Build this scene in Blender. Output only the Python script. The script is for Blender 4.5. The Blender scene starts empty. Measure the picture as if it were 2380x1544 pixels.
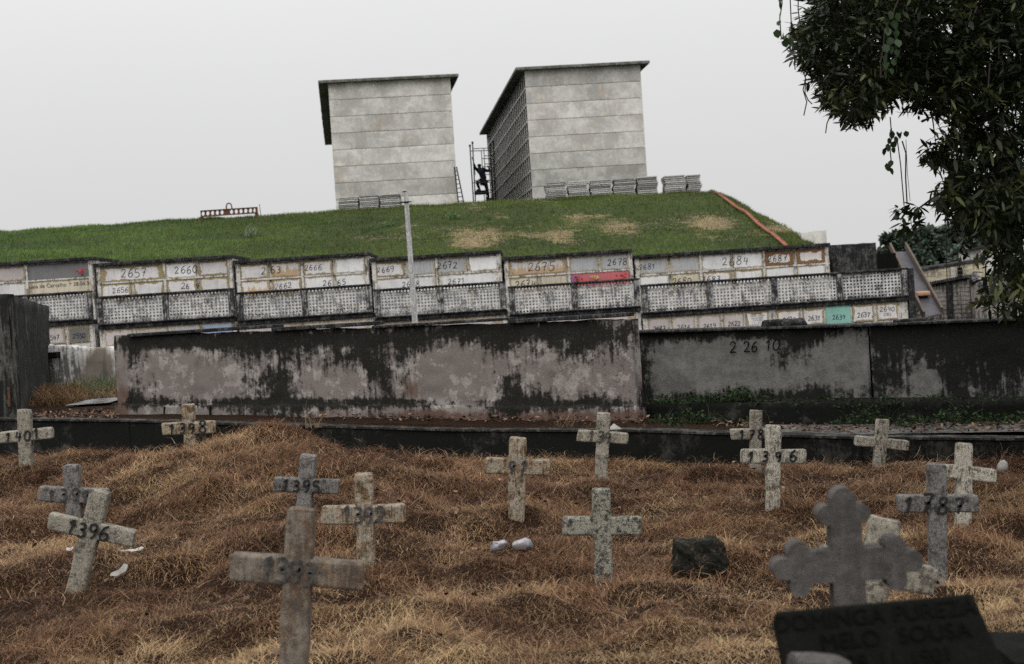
import bpy, math, random
import numpy as np
from mathutils import Vector, Matrix, noise
random.seed(7); rng = np.random.default_rng(7)
S = bpy.context.scene
COL = S.collection
R = math.radians

# ---------------------------------------------------------------- camera
EYE = Vector((0, 0, 1.72)); F = 3600.0; ROLL = R(3.7); H0 = 713.0
PITCH = math.atan((772 - H0) * math.cos(ROLL) / F)
CM = Matrix.Rotation(R(90) - PITCH, 3, 'X') @ Matrix.Rotation(-ROLL, 3, 'Z')
cd = bpy.data.cameras.new('camera'); cam = bpy.data.objects.new('camera', cd); COL.objects.link(cam)
cam.matrix_world = Matrix.Translation(EYE) @ CM.to_4x4()
cd.sensor_width = 36; cd.lens = F / 2380 * 36; cd.clip_start = .1; cd.clip_end = 3000
cd.dof.use_dof = True; cd.dof.focus_distance = 14.0; cd.dof.aperture_fstop = 3.9
S.camera = cam

# ---------------------------------------------------------------- light
SUN_EL, SUN_AZ = R(48), R(195)
w = bpy.data.worlds.new('World'); S.world = w; w.use_nodes = True
nt = w.node_tree; nt.nodes.clear()
_o = nt.nodes.new('ShaderNodeOutputWorld'); _b = nt.nodes.new('ShaderNodeBackground')
_s = nt.nodes.new('ShaderNodeTexSky'); _s.sky_type = 'NISHITA'; _s.sun_disc = False
_s.sun_elevation = SUN_EL; _s.sun_rotation = SUN_AZ; _s.dust_density = 6; _s.air_density = 1.5
_h = nt.nodes.new('ShaderNodeHueSaturation'); _h.inputs['Saturation'].default_value = .04; _h.inputs['Value'].default_value = .9
# cloud deck: grey-white, a little brighter overhead, faint mottling
_tc = nt.nodes.new('ShaderNodeTexCoord'); _sp = nt.nodes.new('ShaderNodeSeparateXYZ')
_mr = nt.nodes.new('ShaderNodeMapRange'); _mr.interpolation_type = 'SMOOTHSTEP'; _mr.inputs[1].default_value = 0; _mr.inputs[2].default_value = 1
_mr.inputs[3].default_value = 6.25; _mr.inputs[4].default_value = 18
_nz = nt.nodes.new('ShaderNodeTexNoise'); _nz.inputs['Scale'].default_value = 2.2; _nz.inputs['Detail'].default_value = 3
_m1 = nt.nodes.new('ShaderNodeMapRange'); _m1.inputs[3].default_value = .97; _m1.inputs[4].default_value = 1.03
_mm = nt.nodes.new('ShaderNodeMath'); _mm.operation = 'MULTIPLY'
_cc = nt.nodes.new('ShaderNodeMix'); _cc.data_type = 'RGBA'; _cc.blend_type = 'MULTIPLY'; _cc.inputs[0].default_value = 1
_cc.inputs[6].default_value = (.995, .997, 1.0, 1)
_mx = nt.nodes.new('ShaderNodeMix'); _mx.data_type = 'RGBA'; _mx.inputs[0].default_value = .93
L = nt.links.new
L(_tc.outputs['Generated'], _sp.inputs[0]); L(_sp.outputs[2], _mr.inputs[0]); L(_tc.outputs['Generated'], _nz.inputs[0])
L(_nz.outputs[0], _m1.inputs[0]); L(_mr.outputs[0], _mm.inputs[0]); L(_m1.outputs[0], _mm.inputs[1]); L(_mm.outputs[0], _cc.inputs[7])
L(_s.outputs[0], _h.inputs['Color']); L(_h.outputs[0], _mx.inputs[6]); L(_cc.outputs[2], _mx.inputs[7])
L(_mx.outputs[2], _b.inputs[0]); _b.inputs[1].default_value = .115; L(_b.outputs[0], _o.inputs[0])
sd = bpy.data.lights.new('sun', 'SUN'); sd.energy = 1.2; sd.angle = R(60); sd.color = (1, .97, .93)
so = bpy.data.objects.new('sun', sd); COL.objects.link(so)
so.rotation_euler = Vector((math.sin(SUN_AZ) * math.cos(SUN_EL), math.cos(SUN_AZ) * math.cos(SUN_EL), math.sin(SUN_EL))).to_track_quat('Z', 'Y').to_euler()
S.view_settings.view_transform = 'Standard'; S.view_settings.look = 'None'; S.view_settings.exposure = 0; S.view_settings.gamma = 1
S.cycles.use_denoising = False

# ---------------------------------------------------------------- helpers
def ray(u, v):
    d = CM @ Vector(((u - 1190) / F, -(v - 772) / F, -1)); return d / d.y
def P(u, v, Y): return EYE + ray(u, v) * Y
CMn = np.array(CM)
def proj(p):
    """world points (n,3) -> photo coordinates; only used to lay stains on the walls where the wall has them"""
    q = (np.asarray(p) - np.array(EYE)) @ CMn
    return 1190 - F * q[:, 0] / q[:, 2], 772 + F * q[:, 1] / q[:, 2]
def fbm(p, s=1, o=4): return noise.fractal(Vector(p) * s, 1, 2, o)

def tag(o, label=None, cat=None, group=None, kind=None):
    if label: o['label'] = label
    if cat: o['category'] = cat
    if group: o['group'] = group
    if kind: o['kind'] = kind
    elif cat: o['kind'] = 'thing'
    return o
def thing(name, loc, label, cat, group=None, rz=0):
    o = bpy.data.objects.new(name, None); COL.objects.link(o); o.location = loc; o.rotation_euler = (0, 0, rz)
    o.empty_display_size = .1
    return tag(o, label, cat, group)

class MB:
    def __init__(s): s.v = []; s.f = []
    def add(s, vs, fs):
        n = len(s.v); s.v += [tuple(a) for a in vs]; s.f += [tuple(i + n for i in f) for f in fs]; return s
    def box(s, c, d, M=None):
        vs = [Vector((x * d[0] / 2, y * d[1] / 2, z * d[2] / 2)) for x in (-1, 1) for y in (-1, 1) for z in (-1, 1)]
        if M is not None: vs = [M @ a for a in vs]
        return s.add([Vector(c) + a for a in vs], [(0, 1, 3, 2), (4, 6, 7, 5), (0, 4, 5, 1), (2, 3, 7, 6), (0, 2, 6, 4), (1, 5, 7, 3)])
    def span(s, a, b):  # box by two corners
        return s.box([(a[i] + b[i]) / 2 for i in range(3)], [abs(b[i] - a[i]) for i in range(3)])
    def rbox(s, c, d, r=.01, n=4, jit=0, js=6, M=None, taper=1.0, seed=0):
        """rounded, slightly uneven box"""
        h = Vector(d) / 2; r = min(r, min(h) * .95); idx = {}; vs = []; fs = []
        nn = [max(1, min(24, int(round(x / max(min(d) / 2, .02) * n / 2)))) for x in d]
        def vid(p):
            if p not in idx:
                q = Vector([(-1 + 2 * p[i] / nn[i]) * h[i] for i in range(3)])
                inn = Vector([max(-h[i] + r, min(h[i] - r, q[i])) for i in range(3)]); dd = q - inn
                if dd.length > 1e-9: q = inn + dd.normalized() * r
                t = (q.z + h.z) / (2 * h.z); q.x *= 1 + (taper - 1) * t
                if jit: q = q + q.normalized() * jit * (noise.noise(q * js + Vector((seed * 7.3, seed, 0))) * 2 + noise.noise(q * js * 3.1 + Vector((seed, seed * 3.1, 5))) * .9)
                idx[p] = len(vs); vs.append(q)
            return idx[p]
        for ax in range(3):
            a, b = [(1, 2), (2, 0), (0, 1)][ax]
            for side in (0, nn[ax]):
                for i in range(nn[a]):
                    for j in range(nn[b]):
                        pp = []
                        for di, dj in ((0, 0), (1, 0), (1, 1), (0, 1)):
                            p = [0, 0, 0]; p[ax] = side; p[a] = i + di; p[b] = j + dj; pp.append(vid(tuple(p)))
                        fs.append(tuple(pp if side else pp[::-1]))
        if M is not None: vs = [M @ a for a in vs]
        return s.add([Vector(c) + a for a in vs], fs)
    def tube(s, pts, rad, n=8, cap=True):
        pts = [Vector(p) for p in pts]; rads = rad if isinstance(rad, (list, tuple)) else [rad] * len(pts)
        up = None; rings = []
        for i, p in enumerate(pts):
            d = (pts[min(i + 1, len(pts) - 1)] - pts[max(i - 1, 0)]).normalized()
            a = (up if up is not None else (Vector((0, 0, 1)) if abs(d.z) < .9 else Vector((1, 0, 0))))
            x = d.cross(a).normalized(); y = x.cross(d).normalized(); up = y
            rings.append([p + (x * math.cos(t) + y * math.sin(t)) * rads[i] for t in [k * 2 * math.pi / n for k in range(n)]])
        vs = [q for r_ in rings for q in r_]; fs = []
        for i in range(len(rings) - 1):
            for k in range(n): fs.append((i * n + k, i * n + (k + 1) % n, (i + 1) * n + (k + 1) % n, (i + 1) * n + k))
        if cap: fs += [tuple(range(n))[::-1], tuple((len(rings) - 1) * n + k for k in range(n))]
        return s.add(vs, fs)
    def bar(s, a, b, w, h=None, up=(0, 0, 1)):
        a, b = Vector(a), Vector(b); d = (b - a); l = d.length; z = d.normalized(); x = Vector(up).cross(z)
        if x.length < 1e-4: x = Vector((1, 0, 0))
        x.normalize(); y = z.cross(x)
        return s.box((a + b) / 2, (w, h or w, l), Matrix((x, y, z)).transposed())
    def prism(s, poly, y0, y1):
        n = len(poly); vs = [(x, y0, z) for x, z in poly] + [(x, y1, z) for x, z in poly]
        return s.add(vs, [tuple(range(n)), tuple(range(2 * n - 1, n - 1, -1))] + [(i, i + n, (i + 1) % n + n, (i + 1) % n) for i in range(n)])
    def build(s, name, mat, parent=None, loc=None, rel=None, smooth=False, **tg):
        """verts are in world space unless the parent is given (then they are taken relative to rel or the parent's own frame)"""
        me = bpy.data.meshes.new(name)
        v = s.v
        if rel is not None: v = [tuple(Vector(p) - Vector(rel)) for p in v]
        me.from_pydata(v, [], s.f); me.update()
        if smooth: me.polygons.foreach_set('use_smooth', [True] * len(me.polygons))
        me.materials.append(mat)
        o = bpy.data.objects.new(name, me); COL.objects.link(o)
        if parent: o.parent = parent
        if loc is not None: o.location = loc
        return tag(o, **tg)
def part_at(mb, name, mat, parent, off=(0, 0, 0), **k):
    return mb.build(name, mat, parent, loc=off, **k)

def np_mesh(name, V, F_, mat, col=None, smooth=False, parent=None, loc=None):
    me = bpy.data.meshes.new(name); V = np.asarray(V, np.float32)
    F_ = [np.asarray(f, np.int32) for f in (F_ if isinstance(F_, list) else [F_])]
    tot = np.concatenate([np.full(len(f), f.shape[1], np.int32) for f in F_]); li = np.concatenate([f.ravel() for f in F_])
    me.vertices.add(len(V)); me.vertices.foreach_set('co', V.ravel())
    me.loops.add(len(li)); me.loops.foreach_set('vertex_index', li)
    me.polygons.add(len(tot)); st = np.zeros(len(tot), np.int32); st[1:] = np.cumsum(tot)[:-1]
    me.polygons.foreach_set('loop_start', st); me.polygons.foreach_set('loop_total', tot)
    if smooth: me.polygons.foreach_set('use_smooth', np.ones(len(tot), bool))
    if col is not None:
        a = me.color_attributes.new('col', 'FLOAT_COLOR', 'POINT')
        c = np.ones((len(V), 4), np.float32); c[:, :col.shape[1]] = col; a.data.foreach_set('color', c.ravel())
    me.update(calc_edges=True); me.validate(); me.materials.append(mat)
    o = bpy.data.objects.new(name, me); COL.objects.link(o)
    if parent: o.parent = parent
    if loc is not None: o.location = loc
    return o

# ---------------------------------------------------------------- materials
def N(t, typ, **k):
    n = t.nodes.new(typ)
    for a, b in k.items():
        if a.startswith('i_'): n.inputs[a[2:].replace('_', ' ')].default_value = b
        else: setattr(n, a, b)
    return n
def c4(c): return (c[0], c[1], c[2], 1)
def new_mat(name, rough=.9, spec=.08):
    m = bpy.data.materials.new(name); m.use_nodes = True; t = m.node_tree
    b = t.nodes['Principled BSDF']; b.inputs['Roughness'].default_value = rough; b.inputs['Specular IOR Level'].default_value = spec
    return m, t, b
def vm(t, co, sc, loc=(0, 0, 0)):
    n = N(t, 'ShaderNodeMapping'); t.links.new(co, n.inputs[0]); n.inputs['Scale'].default_value = sc; n.inputs['Location'].default_value = loc; return n.outputs[0]
def tn(t, co, s, d=6, r=.6): 
    n = N(t, 'ShaderNodeTexNoise'); n.inputs['Scale'].default_value = s; n.inputs['Detail'].default_value = d; n.inputs['Roughness'].default_value = r
    t.links.new(co, n.inputs['Vector']); return n.outputs[0]
def ma(t, op, a, b=None, c=None, clamp=False):
    n = N(t, 'ShaderNodeMath', operation=op, use_clamp=clamp)
    for i, x in enumerate((a, b, c)):
        if x is None: continue
        if isinstance(x, (int, float)): n.inputs[i].default_value = x
        else: t.links.new(x, n.inputs[i])
    return n.outputs[0]
def ss(t, x, lo, hi, a=0., b=1.):
    n = N(t, 'ShaderNodeMapRange', interpolation_type='SMOOTHSTEP'); t.links.new(x, n.inputs[0])
    for i, q in enumerate((lo, hi, a, b)): n.inputs[i + 1].default_value = q
    return n.outputs[0]
def mix(t, f, a, b, mode='MIX'):
    n = N(t, 'ShaderNodeMix', data_type='RGBA', blend_type=mode)
    for i, x in ((0, f), (6, a), (7, b)):
        if isinstance(x, (int, float)): n.inputs[i].default_value = x
        elif isinstance(x, tuple): n.inputs[i].default_value = c4(x)
        else: t.links.new(x, n.inputs[i])
    return n.outputs[2]
def bump(t, b, h, st=.4, d=.01):
    n = N(t, 'ShaderNodeBump'); n.inputs['Strength'].default_value = st; n.inputs['Distance'].default_value = d
    t.links.new(h, n.inputs['Height']); t.links.new(n.outputs[0], b.inputs['Normal'])
def rnd(t): return N(t, 'ShaderNodeObjectInfo').outputs['Random']
def coords(t, kind='Object', per_object=True):
    tc = N(t, 'ShaderNodeTexCoord').outputs[kind]
    if not per_object: return tc
    v = N(t, 'ShaderNodeCombineXYZ'); r = ma(t, 'MULTIPLY', rnd(t), 37.)
    for i in range(3): t.links.new(r, v.inputs[i])
    a = N(t, 'ShaderNodeVectorMath', operation='ADD'); t.links.new(tc, a.inputs[0]); t.links.new(v.outputs[0], a.inputs[1]); return a.outputs[0]

def weathered(name, clean, clean2, mold, amount=.5, scale=1., streak=.35, warm=None, warm_amt=0., soft=.06, bmp=.5, rough=.92, vary=.12, grain=1.0, peel=None, peel_amt=0.):
    """plaster or concrete: two tones, mould in patches and runs, lichen specks. 'col' attribute: r adds mould, g adds warm stain, b removes mould"""
    m, t, b = new_mat(name, rough)
    co = coords(t); at = N(t, 'ShaderNodeVertexColor', layer_name='col').outputs[0]
    sp = N(t, 'ShaderNodeSeparateColor'); t.links.new(at, sp.inputs[0])
    n1 = tn(t, co, 2.2 * scale, 8, .62); n2 = tn(t, co, 9 * scale, 8, .7); n3 = tn(t, vm(t, co, (9, 9, .7)), 2.4 * scale, 5, .6); n4 = tn(t, co, 60 * scale, 5, .75)
    n5 = tn(t, co, 4.7 * scale, 10, .72)
    base = mix(t, ss(t, n2, .35, .65), clean, clean2)
    if peel: base = mix(t, ma(t, 'MULTIPLY', ss(t, n5, .5 - .12 * peel_amt, .52 - .12 * peel_amt), min(1., peel_amt * 2)), base, peel)
    if warm: base = mix(t, ma(t, 'MULTIPLY', ss(t, ma(t, 'ADD', ma(t, 'ADD', n1, ma(t, 'MULTIPLY', n3, .5)), ma(t, 'SUBTRACT', sp.outputs[1], .75)), .05 - .15 * warm_amt, .3 - .15 * warm_amt), .9), base, warm)
    k = ma(t, 'ADD', ma(t, 'MULTIPLY', n1, .75), ma(t, 'MULTIPLY', n3, streak)); k = ma(t, 'ADD', k, ma(t, 'MULTIPLY', n2, .35))
    k = ma(t, 'ADD', ma(t, 'ADD', k, ma(t, 'ADD', ma(t, 'MULTIPLY', ma(t, 'SUBTRACT', n5, .5), .5), ma(t, 'MULTIPLY', ma(t, 'SUBTRACT', tn(t, co, 26 * scale, 6, .75), .5), .45))), ma(t, 'MULTIPLY', sp.outputs[0], .42)); k = ma(t, 'SUBTRACT', k, ma(t, 'MULTIPLY', sp.outputs[2], .42))
    thr = (.75 + streak + .35) * .5 + .20 * (1 - 2 * amount)
    mask = ma(t, 'MULTIPLY', ss(t, k, thr - soft, thr + soft), .96)
    base = mix(t, mask, base, mix(t, n2, mold, tuple(min(1, x * 2.4) for x in mold)))
    sm = ma(t, 'MULTIPLY', ss(t, n4, .58, .68), .55 * grain); base = mix(t, sm, base, tuple(x * .45 for x in clean))
    val = N(t, 'ShaderNodeHueSaturation'); t.links.new(ma(t, 'ADD', ma(t, 'MULTIPLY', rnd(t), 2 * vary), 1 - vary), val.inputs['Value']); t.links.new(base, val.inputs['Color'])
    t.links.new(val.outputs[0], b.inputs['Base Color'])
    bump(t, b, ma(t, 'ADD', ma(t, 'ADD', n2, ma(t, 'MULTIPLY', n4, .6)), ma(t, 'MULTIPLY', mask, .3)), bmp, .012)
    return m
def plain(name, c, c2=None, rough=.6, metallic=0., scale=8, spec=.3, bmp=.15):
    m, t, b = new_mat(name, rough, spec); co = coords(t); n = tn(t, co, scale, 6)
    t.links.new(mix(t, ss(t, n, .35, .65), c, c2 or tuple(x * .7 for x in c)), b.inputs['Base Color']); b.inputs['Metallic'].default_value = metallic
    bump(t, b, n, bmp, .005); return m
def vcol(name, rough=.8, spec=.15, trans=0., mul=1.):
    m, t, b = new_mat(name, rough, spec); a = N(t, 'ShaderNodeVertexColor', layer_name='col').outputs[0]
    if mul != 1: a = mix(t, 1., a, (mul, mul, mul), 'MULTIPLY')
    t.links.new(a, b.inputs['Base Color'])
    if trans:
        tr = N(t, 'ShaderNodeBsdfTranslucent'); t.links.new(a, tr.inputs[0]); ms = N(t, 'ShaderNodeMixShader'); ms.inputs[0].default_value = trans
        t.links.new(b.outputs[0], ms.inputs[1]); t.links.new(tr.outputs[0], ms.inputs[2]); t.links.new(ms.outputs[0], t.nodes['Material Output'].inputs[0])
    return m
def cover_mat(name, c, border, bw=.16, dirt=.25, rust=None, grey=None):
    """niche cover: plate with a ragged mortar border; generated coordinates give the border"""
    m, t, b = new_mat(name, .85); g = N(t, 'ShaderNodeTexCoord').outputs['Generated']; co = coords(t)
    s_ = N(t, 'ShaderNodeSeparateXYZ'); t.links.new(g, s_.inputs[0])
    ax = ma(t, 'ABSOLUTE', ma(t, 'SUBTRACT', s_.outputs[0], .5)); az = ma(t, 'ABSOLUTE', ma(t, 'SUBTRACT', s_.outputs[2], .47))
    dx = ma(t, 'MULTIPLY', ma(t, 'SUBTRACT', .5, ax), .72); dz = ma(t, 'MULTIPLY', ma(t, 'SUBTRACT', .5, az), .42)
    d = ma(t, 'MINIMUM', dx, dz); n = tn(t, co, 7, 5, .55); n2 = tn(t, co, 26, 6, .7); n3 = tn(t, vm(t, co, (6, 6, .8)), 3, 4)
    e = ss(t, ma(t, 'ADD', d, ma(t, 'MULTIPLY', ma(t, 'SUBTRACT', n, .5), .17)), .025 + bw * .1, .035 + bw * .1 + .01)
    plate = mix(t, ss(t, ma(t, 'ADD', n3, ma(t, 'MULTIPLY', n2, .4)), .65, .95), c, tuple(x * (1 - dirt) for x in c))
    plate = mix(t, ma(t, 'MULTIPLY', ss(t, n2, .57, .7), .6), plate, tuple(x * .5 for x in c))
    plate = mix(t, ma(t, 'MULTIPLY', ss(t, tn(t, co, 2.6, 6, .65), .45, .7), .5), plate, tuple(x * .62 for x in c))
    if rust:
        rr = ss(t, ma(t, 'ADD', ma(t, 'SUBTRACT', .55, s_.outputs[2]), ma(t, 'MULTIPLY', ma(t, 'SUBTRACT', n3, .5), 1.6)), 0., .12)
        plate = mix(t, ma(t, 'MULTIPLY', rr, .8), plate, rust)
    bo = mix(t, ss(t, n2, .4, .6), border, tuple(x * .62 for x in border))
    r_ = mix(t, e, bo, plate)
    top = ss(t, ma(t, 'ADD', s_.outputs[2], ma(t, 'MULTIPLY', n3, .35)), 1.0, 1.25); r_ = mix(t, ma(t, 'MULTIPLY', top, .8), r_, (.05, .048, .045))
    val = N(t, 'ShaderNodeHueSaturation'); t.links.new(ma(t, 'ADD', ma(t, 'MULTIPLY', rnd(t), .2), .9), val.inputs['Value']); t.links.new(r_, val.inputs['Color'])
    t.links.new(val.outputs[0], b.inputs['Base Color']); bump(t, b, ma(t, 'ADD', ma(t, 'MULTIPLY', e, 1.), ma(t, 'MULTIPLY', n2, .4)), .5, .01); return m

M = {}
M['wall'] = weathered('old_plaster', (.32, .292, .273), (.22, .20, .187), (.0065, .0065, .0055), .41, .8, .5, warm=(.11, .068, .052), warm_amt=.1, peel=(.16, .138, .126), peel_amt=.42, soft=.085, vary=0, bmp=.8)
M['wall_right'] = weathered('grey_plaster', (.175, .168, .157), (.115, .112, .106), (.0055, .0057, .0048), .42, .9, .55, soft=.1, vary=0, bmp=.8)
M['kerb'] = weathered('mouldy_concrete', (.05, .048, .043), (.028, .027, .025), (.0045, .0048, .0042), .66, 1.1, .2, soft=.1, vary=0, bmp=1.)
M['kerb_top'] = weathered('kerb_top_concrete', (.13, .125, .115), (.07, .067, .06), (.008, .008, .007), .66, 2.5, .2, soft=.1, vary=0)
M['tall_wall'] = weathered('streaked_plaster', (.10, .098, .09), (.06, .058, .052), (.009, .0095, .0085), .58, .8, 1.3, soft=.12, vary=.0, bmp=.8)
M['low_wall'] = weathered('whitewashed_plaster', (.62, .61, .59), (.48, .465, .44), (.07, .068, .062), .15, .8, 1.2, warm=(.16, .13, .1), warm_amt=.1, soft=.12, vary=0)
M['facade'] = weathered('white_paint_facade', (.60, .59, .565), (.46, .435, .39), (.05, .047, .042), .33, 1.8, .8, warm=(.4, .3, .17), warm_amt=.5, soft=.1, vary=0)
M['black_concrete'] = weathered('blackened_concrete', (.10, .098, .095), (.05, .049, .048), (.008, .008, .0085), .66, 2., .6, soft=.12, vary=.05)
M['post'] = weathered('balustrade_post_paint', (.40, .395, .385), (.22, .215, .21), (.010, .010, .011), .62, 2., .8, soft=.12, vary=.05)
M['lattice'] = weathered('lattice_paint', (.62, .61, .6), (.46, .45, .44), (.03, .03, .032), .27, 1.6, .7, soft=.14, vary=.05)
M['panel'] = weathered('precast_concrete', (.56, .545, .50), (.465, .455, .425), (.19, .188, .178), .46, .38, .02, warm=(.44, .30, .17), warm_amt=.32, soft=.15, vary=.22, bmp=.25, grain=.25)
M['roof'] = weathered('precast_roof', (.2, .2, .185), (.13, .13, .12), (.05, .05, .045), .5, 1.2, .1, vary=0, grain=.4)
M['niche_shade'] = weathered('precast_grid_shaded', (.12, .117, .11), (.085, .083, .078), (.045, .044, .04), .4, 1., .1, vary=0, grain=.3)  # tower concrete darkened: shade of the niche recesses is in this colour
M['edge'] = weathered('precast_edge_lit', (.46, .455, .44), (.38, .375, .36), (.2, .195, .18), .3, 1., .1, vary=0, grain=.3)  # same concrete, paler, for the niche edges that catch the light
M['slab'] = weathered('precast_slab', (.42, .415, .4), (.32, .315, .3), (.15, .148, .14), .35, 2., .1, vary=.5, grain=.3)
M['cross_grey'] = weathered('cross_grey_cement', (.36, .33, .27), (.24, .218, .178), (.028, .026, .022), .31, 6., .35, warm=(.30, .20, .11), warm_amt=0, soft=.14, vary=.12, bmp=1., grain=.9)
M['cross_dark'] = weathered('cross_dark_cement', (.235, .22, .205), (.155, .145, .137), (.018, .017, .016), .31, 6., .4, soft=.14, vary=.08, bmp=1., grain=.9)
M['cross_lichen'] = weathered('cross_lichen_cement', (.43, .41, .34), (.29, .275, .23), (.022, .021, .018), .42, 14., .2, soft=.08, vary=.08, bmp=1., grain=1.1)
M['cross_warm'] = weathered('cross_ochre_cement', (.38, .33, .26), (.25, .22, .175), (.026, .024, .021), .35, 5., .5, warm=(.36, .215, .095), warm_amt=.9, soft=.12, vary=.05, bmp=1., grain=.9)
M['cross_near'] = weathered('cross_brown_cement', (.25, .212, .17), (.17, .147, .12), (.045, .04, .036), .36, 4., .6, warm=(.27, .145, .07), warm_amt=.7, soft=.16, vary=.02, bmp=.9, grain=1.3)
M['cross_white'] = weathered('cross_whitewash', (.48, .445, .37), (.34, .315, .265), (.035, .033, .03), .32, 7., .8, warm=(.40, .29, .17), warm_amt=.3, soft=.12, vary=.08, bmp=.9, grain=.9)
M['trefoil'] = weathered('grey_cement', (.118, .108, .10), (.085, .078, .073), (.035, .033, .031), .36, 3., .3, soft=.18, vary=0, bmp=.8, grain=.6)
M['plaque'] = weathered('mossy_black_stone', (.0075, .0075, .006), (.005, .005, .0042), (.003, .003, .0025), .5, 4., .1, vary=0)
M['stub'] = weathered('broken_stub', (.10, .078, .062), (.06, .048, .038), (.008, .009, .007), .62, 7., .1, soft=.08, vary=0, bmp=1.)
M['ink'] = plain('dark_engraving', (.0055, .0055, .0055), rough=.95, spec=.02)
M['paint_black'] = plain('black_paint', (.012, .012, .013), rough=.7)
M['paint_grey'] = plain('faded_black_paint', (.022, .022, .023), (.07, .067, .063), rough=.8, scale=60)
M['paint_brown'] = plain('brown_lettering', (.1, .07, .06), rough=.8)
M['iron'] = plain('dark_steel_tube', (.012, .013, .018), rough=.5, metallic=.3)
M['rust'] = plain('rusted_steel', (.12, .05, .022), (.075, .035, .02), rough=.8, scale=14)
M['rust_wood'] = plain('weathered_timber', (.115, .088, .068), (.07, .055, .046), rough=.9, scale=10)
M['belt'] = plain('grey_sheet_metal', (.065, .062, .070), (.045, .043, .05), rough=.55, scale=4)
M['terracotta'] = plain('terracotta_channel', (.30, .105, .062), (.20, .075, .05), rough=.85, scale=3)
M['wood_post'] = weathered('grey_post', (.50, .50, .49), (.36, .36, .355), (.17, .17, .165), .35, 3., 1.2, vary=0)
M['brick_far'] = weathered('far_whitewashed_brick', (.30, .27, .25), (.22, .2, .18), (.04, .038, .035), .42, .8, 1.2, vary=0)
M['cream'] = weathered('cream_paint', (.48, .43, .31), (.38, .34, .25), (.1, .09, .07), .25, 1., .6, vary=0)
M['plastic'] = plain('white_plastic', (.33, .32, .34), (.2, .195, .21), rough=.35, scale=20, spec=.5)
M['paper'] = plain('white_shard', (.42, .40, .37), (.3, .28, .26), rough=.7, scale=20)
M['skin'] = plain('skin', (.05, .03, .022), rough=.6)
M['cloth'] = plain('dark_blue_workwear', (.010, .012, .024), (.008, .009, .016), rough=.9)
M['trousers'] = plain('dark_trousers', (.016, .015, .016), rough=.9)
M['bark'] = plain('bark', (.04, .033, .026), (.025, .02, .017), rough=.95, scale=12, bmp=.8)
M['leaf'] = vcol('leaf', .5, .3, .25)
M['far_leaf'] = vcol('far_leaf', .8, .1, .1)
M['grass'] = vcol('grass_blades', .75, .15, .2)
M['litter'] = vcol('leaf_litter', .7, .2)
M['flower_red'] = plain('red_petals', (.45, .02, .03), (.25, .01, .02), scale=40)
M['flower_blue'] = plain('blue_petals', (.1, .16, .5), (.08, .1, .3), scale=40)
M['flower_yellow'] = plain('yellow_petals', (.6, .42, .1), (.4, .3, .1), scale=40)
M['green_stem'] = plain('dark_green_stem', (.03, .06, .025))
TAN = (.34, .27, .15); OCH = (.38, .25, .12)
M['c_white'] = cover_mat('cover_white', (.60, .58, .575), TAN, .2)
M['c_white2'] = cover_mat('cover_white_clean', (.66, .65, .64), (.55, .5, .4), .0, .15)
M['c_grey'] = cover_mat('cover_grey', (.36, .365, .37), (.42, .37, .27), .1, .2)
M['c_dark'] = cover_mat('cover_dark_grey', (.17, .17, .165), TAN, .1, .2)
M['c_rust'] = cover_mat('cover_rust_run', (.58, .56, .54), (.4, .3, .18), .1, .2, rust=(.42, .27, .13))
M['c_brown'] = cover_mat('cover_brown_frame', (.58, .55, .53), (.22, .125, .062), .7, .15)
M['c_tan'] = cover_mat('cover_tan', (.52, .47, .37), (.4, .34, .22), .1, .3)
M['c_pink'] = cover_mat('cover_pink', (.44, .125, .13), (.40, .11, .115), -.3, .12)
M['c_teal'] = cover_mat('cover_teal', (.24, .46, .40), (.2, .40, .35), -.3, .12)
M['c_marble'] = cover_mat('cover_marble', (.16, .158, .158), (.15, .148, .146), -.3, .15)
M['c_blue'] = cover_mat('cover_blue', (.3, .38, .52), (.4, .4, .4), .1, .2)
M['c_pinkish'] = cover_mat('cover_pinkish', (.47, .43, .415), (.4, .33, .24), .15, .2)

# ---------------------------------------------------------------- painted lettering
GL = {'0': [[(.3, 1), (.08, .8), (.02, .5), (.1, .15), (.3, 0), (.5, .15), (.58, .5), (.5, .85), (.3, 1)]],
      '1': [[(.08, .72), (.34, 1), (.3, .5), (.26, 0)]], '2': [[(.05, .75), (.15, .95), (.35, 1), (.5, .85), (.48, .62), (.3, .35), (.04, .03), (.3, .06), (.6, .04)]],
      '3': [[(.08, .92), (.3, 1), (.5, .85), (.42, .62), (.22, .54), (.48, .45), (.55, .22), (.38, .02), (.08, .06)]],
      '4': [[(.2, 1), (.08, .45), (.6, .48)], [(.48, .85), (.42, 0)]], '5': [[(.55, .98), (.15, .98), (.12, .58), (.4, .6), (.55, .38), (.48, .1), (.25, 0), (.05, .08)]],
      '6': [[(.5, 1), (.22, .8), (.08, .45), (.1, .12), (.32, 0), (.52, .15), (.52, .4), (.34, .52), (.1, .36)]],
      '7': [[(.05, .95), (.55, .98), (.38, .5), (.25, 0)], [(.18, .5), (.5, .52)]], '8': [[(.3, .54), (.1, .72), (.16, .94), (.34, 1), (.5, .9), (.48, .7), (.3, .54), (.08, .36), (.06, .12), (.28, 0), (.52, .1), (.54, .34), (.3, .54)]],
      '9': [[(.5, .7), (.32, .5), (.1, .6), (.1, .88), (.32, 1), (.5, .88), (.5, .6), (.42, .2), (.24, 0)]], ' ': []}
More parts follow.
